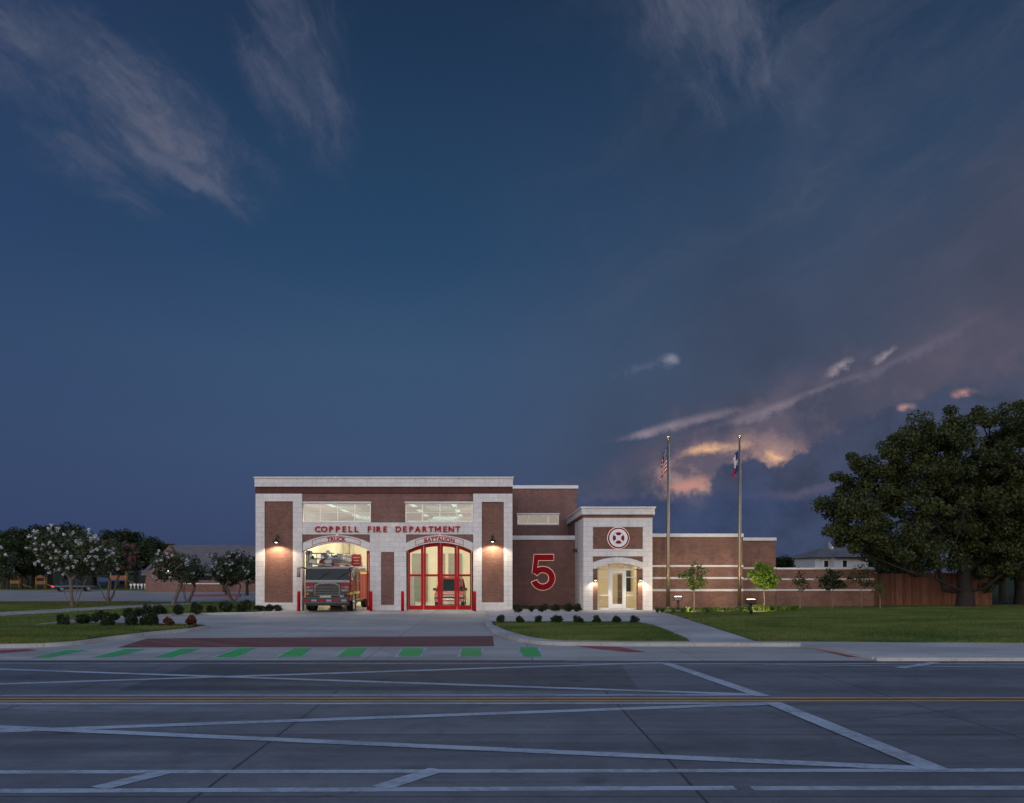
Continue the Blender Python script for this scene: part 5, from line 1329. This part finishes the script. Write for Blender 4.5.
# trees right of the school and behind the wing
for px, Y, s, k, lab in ((247, 92, .50, 1, 'round dark tree in front of the school roof, next to the station'), (226, 95, .34, 0, 'smaller round dark tree in front of the school wall'),
                         (783, 78, .38, 2, 'small dark tree rising just right of the brick wing'), (797, 100, .30, 1, 'low dark tree between the wing and the white house'), (809, 110, .30, 1, 'low dark tree just left of the white house'), (892, 88, .5, 0, 'dark tree behind the white house under the oak')):
    put(k, (X(px, Y), Y, 0), lab, (s, s, s * .95), px * .1)
# crape myrtles
def blooms(mat, amount, sz):
    def f(rng, C, rr, t):
        top = C[:, 2] > np.quantile(C[:, 2], .12)
        out = rng.random(len(C)) < amount
        D = C[top & out]; D = np.concatenate([D, D + np.clip(rng.normal(size=D.shape) * .25, -.32, .26), D + np.clip(rng.normal(size=D.shape) * .3, -.4, .26)]); d = D - C.mean(0); d /= np.linalg.norm(d, axis=1)[:, None]
        D = D + d * .26
        v, fc = leaves(rng, D, np.full(len(D), sz), 30, .075, 1.0, 1.2)
        link('blossom', raw_mesh('blossom', v, fc), mat, t)
    return f
def myrtle(seed, h, cr, stems, flower, amount, trunk_h=1.6, n=70, per=90, sz=.2, leafm='leaf_myrtle'):
    bn = [(0, 0, -.1)]; bp_ = [-1]; rg = np.random.default_rng(seed)
    for k in range(stems):
        a = 2 * PI * k / stems + rg.random() * .6; r = .16
        p = 0
        for j in range(1, 4):
            q = trunk_h * j / 3; rad = r + q * .32
            bn.append((rad * math.cos(a) + rg.normal() * .04, rad * math.sin(a) + rg.normal() * .04, q)); bp_.append(p); p = len(bn) - 1
    lob = [(0, 0, trunk_h + (h - trunk_h) * .52, cr * .8, cr * .8, (h - trunk_h) * .42)] + [(cr * .5 * math.cos(a), cr * .5 * math.sin(a), trunk_h + (h - trunk_h) * z_, cr * .5, cr * .5, (h - trunk_h) * .3) for a, z_ in ((0, .4), (1.3, .6), (2.6, .45), (3.9, .65), (5.2, .5))]
    return tree_parts(seed, bn, bp_, lob, n, .42, .48, per, .115, .12, .013, leafm, 'bark_pale', .8, .4, extra=blooms(flower, amount, sz) if amount else None, name='crape_myrtle')
gx, gy = G(73, 607.5, HL); t = myrtle(31, 5.1, 2.7, 4, 'flower', .7, 1.8, 120, 62, .115); place(t, (gx, gy, HL), 'largest crape myrtle, full of white blossom, left of the drive', 'tree')
gx, gy = G(108, 602.5, HL); t = myrtle(32, 4.9, 2.3, 4, 'flower_pink', .6, 1.7, 90, 60, .16); place(t, (gx, gy, HL), 'multi stemmed crape myrtle with dull pink blossom beside the white one', 'tree')
gx, gy = G(171, 605.5, HL); t = myrtle(33, 3.9, 1.45, 1, 'flower', .4, 1.3, 36, 60, .10); place(t, (gx, gy, HL), 'small crooked crape myrtle with white blossom in front of the school gable', 'tree')
gx, gy = G(187, 602.5, HL); t = myrtle(34, 3.6, 1.5, 3, 'flower', .18, 1.3, 34, 55, .09); place(t, (gx, gy, HL), 'small forked crape myrtle before the school door with hardly any blossom', 'tree')
gx, gy = G(233.5, 601.5, HL); t = myrtle(35, 4.0, 1.9, 2, 'flower', .35, 1.2, 46, 60, .10); place(t, (gx, gy, HL), 'small crape myrtle nearest the station with a few white blossoms', 'tree')
gx, gy = G(-8, 604, HL); t = myrtle(36, 4.2, 2.0, 3, 'flower', .4, 1.5, 60, 60, .12); place(t, (gx, gy, HL), 'crape myrtle cropped by the left edge of the picture', 'tree')
# saplings in front of the wing and the garden wall
def sapling(px, by, h, cr, leafm, lab, seed, per=36, n=34, leaf=.10):
    gx, gy = G(px, by, HL)
    t = tree_parts(seed, [(0, 0, -.05), (.02, 0, h * .25), (0, .02, h * .42)], [-1, 0, 1], [(0, 0, h * .70, cr * .7, cr * .7, h * .27), (cr * .4, 0, h * .6, cr * .5, cr * .5, h * .12), (-cr * .45, 0, h * .72, cr * .5, cr * .5, h * .12)], n, .2, .26, per, leaf, .045, .008, leafm, 'bark_pale', .7, .5, name='sapling')
    return place(t, (gx, gy, HL), lab, 'tree')
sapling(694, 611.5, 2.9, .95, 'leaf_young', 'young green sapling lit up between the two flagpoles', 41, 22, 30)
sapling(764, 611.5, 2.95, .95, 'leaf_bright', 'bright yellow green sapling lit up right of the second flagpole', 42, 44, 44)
sapling(800, 609.6, 2.5, .6, 'leaf_dark', 'thin dark sapling nearest the wing before the garden wall', 43, 10, 20)
sapling(832, 609.4, 2.6, .85, 'leaf_dark', 'fullest dark sapling before the middle of the garden wall', 44, 30, 34)
sapling(861, 609.2, 2.9, 1.0, 'leaf_dark', 'tall thin dark sapling near the garden wall end', 45, 12, 26)
sapling(880, 609.2, 1.9, .5, 'leaf_young', 'short sapling before the first boards of the fence', 46, 10, 14)
# shrubs
def shrub_mesh(seed, r, leafm, n=26, per=60, leaf=.055):
    rng = np.random.default_rng(seed); C = clumps_in(rng, [(0, 0, r * .8, r * .85, r * .8, r * .65), (r * .35 * math.sin(seed), r * .3, r * 1.15, r * .4, r * .4, r * .45), (-r * .5, r * .3 * math.cos(seed * 2), r * .6, r * .5, r * .5, r * .4)], n, r * .22, .35)
    C = C[C[:, 2] > .05]; v, f = leaves(rng, C, np.full(len(C), r * .4), per, leaf, 1., 1.9, .8)
    t = bpy.data.objects.new('shrub', None); COL.objects.link(t)
    nodes, par, rad = skeleton(rng, [(0, 0, -.02), (0, 0, .08)], [-1, 0], C, .004, .03)
    link('stem', skel_mesh(nodes, par, rad, 4), 'bark', t); link('foliage', raw_mesh('foliage', v, f), leafm, t); return t
protos = [shrub_mesh(51 + k, .36, 'leaf_shrub') for k in range(3)]; pu = [False] * 3
sc_i = 0
def shrub(px, by, lab, s, group, proto=None):
    global sc_i
    k = sc_i % 3; sc_i += 1
    if proto is None: t = copy_tree(protos[k]) if pu[k] else protos[k]; pu[k] = True
    else: t = proto
    gx, gy = G(px, by, HL + .03); return place(t, (gx, gy, HL + .03), lab, 'shrub', group, (s * (.62 + .12 * math.sin(sc_i * 5.1)), s * (.66 + .1 * math.cos(sc_i * 3.3)), s * (.64 + .09 * math.sin(sc_i * 2.3))), sc_i * 1.7)
ordn = ['first', 'second', 'third', 'fourth', 'fifth', 'sixth', 'seventh', 'eighth', 'ninth', 'tenth']
for i, (px, s) in enumerate(((500.4, 1.0), (519.5, .98), (538, .85), (557.3, 1.0), (578, 1.0), (596, .85), (617, 1.02), (634.7, .9))):
    shrub(px, 623.6, ordn[i] + ' from the left of the round shrubs along the island lawn', s, 'round shrubs along the island lawn')
for i, (px, by, s) in enumerate(((63.5, 626.0, 1.1), (83.3, 624.8, 1.45), (98, 621.6, 1.2), (108.5, 626.6, 1.4), (114, 620, 1.1), (131.5, 626.6, 1.25), (150, 626.3, 1.4))):
    shrub(px, by, ordn[i] + ' from the left of the dark shrubs in the left mulch bed', s, 'dark shrubs in the left mulch bed')
redp = shrub_mesh(61, .36, 'leaf_red'); shrub(168.6, 626.4, 'reddish brown shrub next to the dark ones in the mulch bed', 1.15, 'reddish shrubs in the mulch bed', redp)
shrub(190.8, 626.4, 'last reddish shrub at the right tip of the mulch bed', 1.1, 'reddish shrubs in the mulch bed', copy_tree(redp))
for i, (px, by, s) in enumerate(((127, 617.6, 1.35), (139.6, 616.3, 1.2), (148.5, 615.4, 1.25), (158.5, 614.4, 1.5), (179, 614.2, 1.45), (196.6, 613.4, 1.4), (211.6, 612.8, 1.25), (226, 612.4, 1.6), (244.6, 612.2, 1.7))):
    shrub(px, by, ordn[i] + ' from the left in the shrub row behind the side drive', s, 'shrub row behind the side drive')
for i, (px, lab) in enumerate(((260.5, 'left'), (269.5, 'middle'), (278.5, 'right'))):
    gx, gy = X(px, 55.3), 55.3; k = i; t = copy_tree(protos[k]); place(t, (gx, gy, .004), lab + ' one of three low shrubs at the foot of the lamp pilaster', 'shrub', 'low shrubs at the foot of the lamp pilaster', (1.2, .8, .62), i)
for i, (px, by, s) in enumerate(((518, 612.2, 1.3), (531, 611.6, .9), (543, 611.4, 1.2), (556, 611.2, 1.1), (568, 611.0, 1.2), (577, 611.2, 1.3))):
    shrub(px, by, ordn[i] + ' from the left of the low plants under the numeral', s * .95, 'low plants under the numeral')
# narrow-leaved tufts in front of the wing
def tuft_mesh(seed, leafm, h=.5, n=60):
    rng = np.random.default_rng(seed); V = []; Fc = []
    for k in range(n):
        a = rng.random() * 2 * PI; r = rng.random() * .10; lean = .25 + rng.random() * .5; hh = h * (.6 + .5 * rng.random()); w_ = .012
        c, s = math.cos(a), math.sin(a); o = len(V)
        for t_, q in ((0, 1.), (.55, .9), (1., .1)):
            rad = r + lean * hh * t_ * t_; zz = hh * t_ * (1 - .25 * t_)
            V += [(rad * c - s * w_ * q, rad * s + c * w_ * q, zz), (rad * c + s * w_ * q, rad * s - c * w_ * q, zz)]
        Fc += [(o, o + 1, o + 3, o + 2), (o + 2, o + 3, o + 5, o + 4)]
    return link('grass_tuft', raw_mesh('grass_tuft', V, Fc), leafm)
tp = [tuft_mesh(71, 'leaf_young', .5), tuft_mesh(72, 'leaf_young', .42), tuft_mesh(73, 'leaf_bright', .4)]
rg = random.Random(5); seq = []
for px in (657, 661, 673, 683, 688, 701, 706, 712, 719, 727, 733): seq.append((px + rg.uniform(-1.5, 1.5), 611.8 + rg.uniform(-.6, 1.5), rg.choice((0, 1)), .9, 'wing'))
for k in range(15): seq.append((741 + k * 3.9 + rg.uniform(-1, 1), 611 + rg.uniform(-.4, .9), rg.choice((1, 2)), .9 + rg.random() * .4, 'corner'))
tu = [False] * 3
for px, by, k, s, where in seq:
    t = tp[k] if not tu[k] else copy_tree(tp[k]); tu[k] = True; gx, gy = G(px, by, HL + .03)
    place(t, (gx, gy, HL + .05), 'arching green grass clump in the bed along the brick wing' if where == 'wing' else 'low bright grass clump in the strip before the wing corner', 'plant', 'grass clumps along the brick wing' if where == 'wing' else 'grass clumps before the wing corner', s, px)
# ------------------------------------------------------------------ real grass blades on the lawns seen nearest
def inside(px, py, poly):
    r = np.zeros(len(px), bool); n = len(poly)
    for i in range(n):
        x1, y1 = poly[i]; x2, y2 = poly[(i + 1) % n]
        c = ((y1 > py) != (y2 > py)) & (px < (x2 - x1) * (py - y1) / ((y2 - y1) + 1e-12) + x1); r ^= c
    return r
def grass(name, poly, n, h, z, seed, box=None):
    rng = np.random.default_rng(seed); P = np.array([(p[0], p[1]) for p in poly]); lo, hi = P.min(0), P.max(0)
    if box: lo = np.maximum(lo, box[:2]); hi = np.minimum(hi, box[2:])
    q = lo + rng.random((n, 2)) * (hi - lo); q = q[inside(q[:, 0], q[:, 1], [tuple(p) for p in P])]; n = len(q)
    a = rng.random(n) * 2 * PI; hh = h * (.5 + rng.random(n)); w_ = .012; l = rng.normal(size=(n, 2)) * .5 * hh[:, None]
    dx, dy = np.cos(a) * w_, np.sin(a) * w_
    V = np.stack([np.stack([q[:, 0] - dx, q[:, 1] - dy, np.full(n, z)], 1), np.stack([q[:, 0] + dx, q[:, 1] + dy, np.full(n, z)], 1), np.stack([q[:, 0] + l[:, 0], q[:, 1] + l[:, 1], z + hh], 1)], 1)
    o = link(name, raw_mesh(name, V.reshape(-1, 3), np.arange(n * 3).reshape(n, 3)), 'blade'); o['kind'] = 'stuff'; return o
zl = HL + .028
grass('grass', lawn_c, 60000, .07, zl, 81)
grass('grass', lawn_l + [G(-40, 629, HL), G(37, 626, HL), G(60, 624.6, HL)], 130000, .07, zl, 82, (-30, 20, 5, 60))
grass('grass', lawn_e, 260000, .07, zl, 83, (8, 20, 38, 61))
grass('grass', back + [(-15.3, 56.6), (-15.3, 69.5), (-60, 69.5)], 90000, .08, HL + .018, 84, (-40, 40, -12, 66))

# ------------------------------------------------------------------ far buildings
# school with a steep gable
YG = 108; sx0, sx1 = X(158, YG), X(275, YG); sg = thing('school_building', 'red brick school with steep grey gabled roof far behind the parking lot', 'building', (X(200, YG), YG, 0))
def q_(mb, n, m_): o = mb.build(n, m_); o.parent = sg; o.matrix_parent_inverse = Matrix.Translation((-X(200, YG), -YG, 0)); return o
zt = Z(572, YG); zr = Z(545, YG + 9); xa_ = X(170, YG + 9) + .3; sx0 = xa_
gx0, gx1 = X(153, YG), X(170, YG); 
mb = MB(); mb.box(sx0, sx1 + 6, YG, YG + 18, 0, zt); q_(mb, 'wall', 'brick')
mb = MB(); mb.poly([(sx0 - .3, YG - .4, zt - .1), (sx0 - .3, YG + 18.4, zt - .1), (sx0 + .2, YG + 9, zr)], (.02, 0, 0)) if False else None
mb.poly([(xa_ + .1, YG + .0, zt), (xa_ + .1, YG + 18, zt), (xa_ + .1, YG + 9, zr - .4)], (.3, 0, 0)); q_(mb, 'gable_wall', 'brick')
mb = MB(); xa, xb = X(170, YG + 9), sx1 + 7
mb.poly([(xa, YG - .6, zt - .15), (xa, YG + 9, zr), (xa, YG + 9, zr - .3), (xa, YG - .6, zt - .4)], (xb - xa, 0, 0)); mb.poly([(xa, YG + 18.6, zt - .15), (xa, YG + 9, zr + .01), (xa, YG + 9, zr - .29), (xa, YG + 18.6, zt - .4)], (xb - xa, 0, 0)); q_(mb, 'roof', 'roof_grey')
# front facing brick gable at the left end
YH = YG - 1.2
mb = MB(); mb.poly([(X(146, YH), YH, 0), (X(146, YH), YH, Z(577, YH)), (X(169, YH), YH, Z(545.0, YH)), (X(176, YH), YH, Z(557, YH)), (X(178, YH), YH, Z(572, YH)), (X(178, YH), YH, 0)], (0, 1.19, 0)); q_(mb, 'gable_end', 'brick')
mb = MB(); mb.box(X(196, YG), X(212, YG), YG - .08, YG - .01, Z(580, YG), Z(575, YG)); q_(mb, 'window', 'darkglass')
mb = MB(); mb.box(X(191, YG), X(196, YG), YG - .1, YG - .01, .0, Z(575.5, YG)); q_(mb, 'door', 'black')
mb = MB(); mb.box(X(178.5, YG), X(225, YG), YG - 1.0, YG - .02, 0, Z(584, YG)); q_(mb, 'low_wall', 'brick_warm')
mb = MB(); mb.box(X(178.5, YG), X(225, YG), YG - 1.05, YG - .02, Z(584, YG), Z(583.2, YG)); q_(mb, 'coping', 'coping')
mb = MB(); mb.lathe((X(168, YH), YH - .1, Z(574, YH)), [(.05, 0), (.16, .1), (.16, .3), (.05, .4)], 'z', 10); q_(mb, 'wall_light', 'lamp_on')
# white neighbour house behind the garden wall
YN = 92; nh = thing('neighbour_house', 'white house with grey hipped roof behind the garden wall and oak', 'house', (X(850, YN), YN, 0))
def n_(mb, n, m_): o = mb.build(n, m_); o.parent = nh; o.matrix_parent_inverse = Matrix.Translation((-X(850, YN), -YN, 0)); return o
M['siding'] = simple('siding', (.62, .62, .62), .7, var=.06)
mb = MB(); mb.box(X(815, YN), X(900, YN), YN, YN + 9, 0, Z(557.5, YN)); mb.box(X(830, YN), X(862, YN), YN - 1.2, YN - .01, 0, Z(557.5, YN)); n_(mb, 'wall', 'siding')
def hip(mb, x0, x1, y0, y1, z0, z1, ins):
    ym = (y0 + y1) / 2; v = [mb.bm.verts.new(p) for p in ((x0, y0, z0), (x1, y0, z0), (x1, y1, z0), (x0, y1, z0), (x0 + ins, ym, z1), (x1 - ins, ym, z1))]
    for f in ((0, 1, 5, 4), (1, 2, 5), (2, 3, 4, 5), (3, 0, 4), (3, 2, 1, 0)): mb.bm.faces.new([v[k] for k in f])
mb = MB(); hip(mb, X(812, YN), X(903, YN), YN - .6, YN + 9.6, Z(557.5, YN), Z(547, YN), 2.6); hip(mb, X(828, YN), X(864, YN), YN - 1.9, YN + 4, Z(557.6, YN) + .02, Z(550.5, YN), 1.6); n_(mb, 'roof', 'roof_grey')
for a, b in ((824, 828), (868, 874), (838, 842)):
    yy = YN - 1.2 if a == 838 else YN; mb = MB(); mb.box(X(a, YN) - .08, X(b, YN) + .08, yy - .06, yy - .01, Z(567.5, YN), Z(560, YN)); f = n_(mb, 'window', 'white'); mb = MB(); mb.box(X(a, YN), X(b, YN), yy - .075, yy - .062, Z(567, YN), Z(560.6, YN)); mb.build('pane', 'darkglass').parent = f
mb = MB(); mb.box(X(846, YN), X(848, YN), YN + 4, YN + 4.8, Z(552, YN), Z(541, YN)); n_(mb, 'chimney', 'siding')
# utility pole seen through the oak
mb = MB(); mb.tube([(0, 0, 0), (0, 0, 5.0)], [.09, .06], 10); p_ = mb.build('utility_pole', 'white'); p_.location = (X(958, 70), 70, 0); tag(p_, 'thin pale pole seen through the gap in the oak crown', 'pole')
# ------------------------------------------------------------------ playground
M['play_yellow'] = simple('play_yellow', (.30, .16, .03), .5); M['play_blue'] = simple('play_blue', (.02, .06, .2), .5); M['play_orange'] = simple('play_orange', (.28, .09, .03), .5)
def playset(px, Y, lab, s=1., cols=('play_orange', 'play_blue', 'play_yellow')):
    t = thing('play_tower', lab, 'playground set', (X(px, Y), Y, .12), .3)
    mb = MB()
    for x_ in (-1, 1):
        for y_ in (-1, 1): mb.tube([(x_ * s, y_ * s, 0), (x_ * s, y_ * s, 2.9 * s)], .08, 8)
    mb.build('post', cols[2], t)
    mb = MB(); mb.box(-1 * s, 1 * s, -1 * s, 1 * s, 1.15 * s, 1.25 * s); mb.build('platform', cols[1], t)
    mb = MB(); mb.poly([(-1.3 * s, -1.3 * s, 2.7 * s), (1.3 * s, -1.3 * s, 2.7 * s), (0, -1.3 * s, 3.5 * s)], (0, 2.6 * s, 0)); mb.build('roof', cols[0], t)
    mb = MB(); mb.poly([(1. * s, -.4 * s, 1.2 * s), (1. * s, .4 * s, 1.2 * s), (3.4 * s, .4 * s, .2 * s), (3.4 * s, -.4 * s, .2 * s)], (0, 0, .08)); mb.box(1.1 * s, 1.2 * s, -.4 * s, -.36 * s, 1.2 * s, 1.4 * s); mb.build('slide', cols[2], t)
    mb = MB(); mb.box(-1 * s, 1 * s, -1.05 * s, -1.0 * s, 1.3 * s, 1.9 * s); mb.build('panel', cols[0], t)
    return t
playset(119, 121, 'orange and blue play tower with a slide at the far lot edge', .95)
playset(106, 122, 'blue play tower behind the crape myrtle trunks', .8, ('play_blue', 'play_blue', 'play_blue'))
playset(15, 121, 'low yellow play frame at the far left', .6, ('play_yellow', 'play_orange', 'play_yellow'))
playset(41, 122, 'small yellow play frame left of the dark car', .55, ('play_orange', 'play_yellow', 'play_yellow'))
for i in range(6):
    px = 131 + i * 3.6; mb = MB(); mb.tube([(0, 0, 0), (0, 0, .75)], .09, 8); mb.box(-.16, .16, -.04, .04, .5, .75, .01)
    o = mb.build('white_post', 'white'); o.location = (X(px, 118), 118, .12); tag(o, 'short white post at the far lot edge before the trees', 'post', 'short white posts at the far lot edge')
# hide nothing: drop unused prototype trees
for k in range(3):
    if not used[k]: print('unused', k)
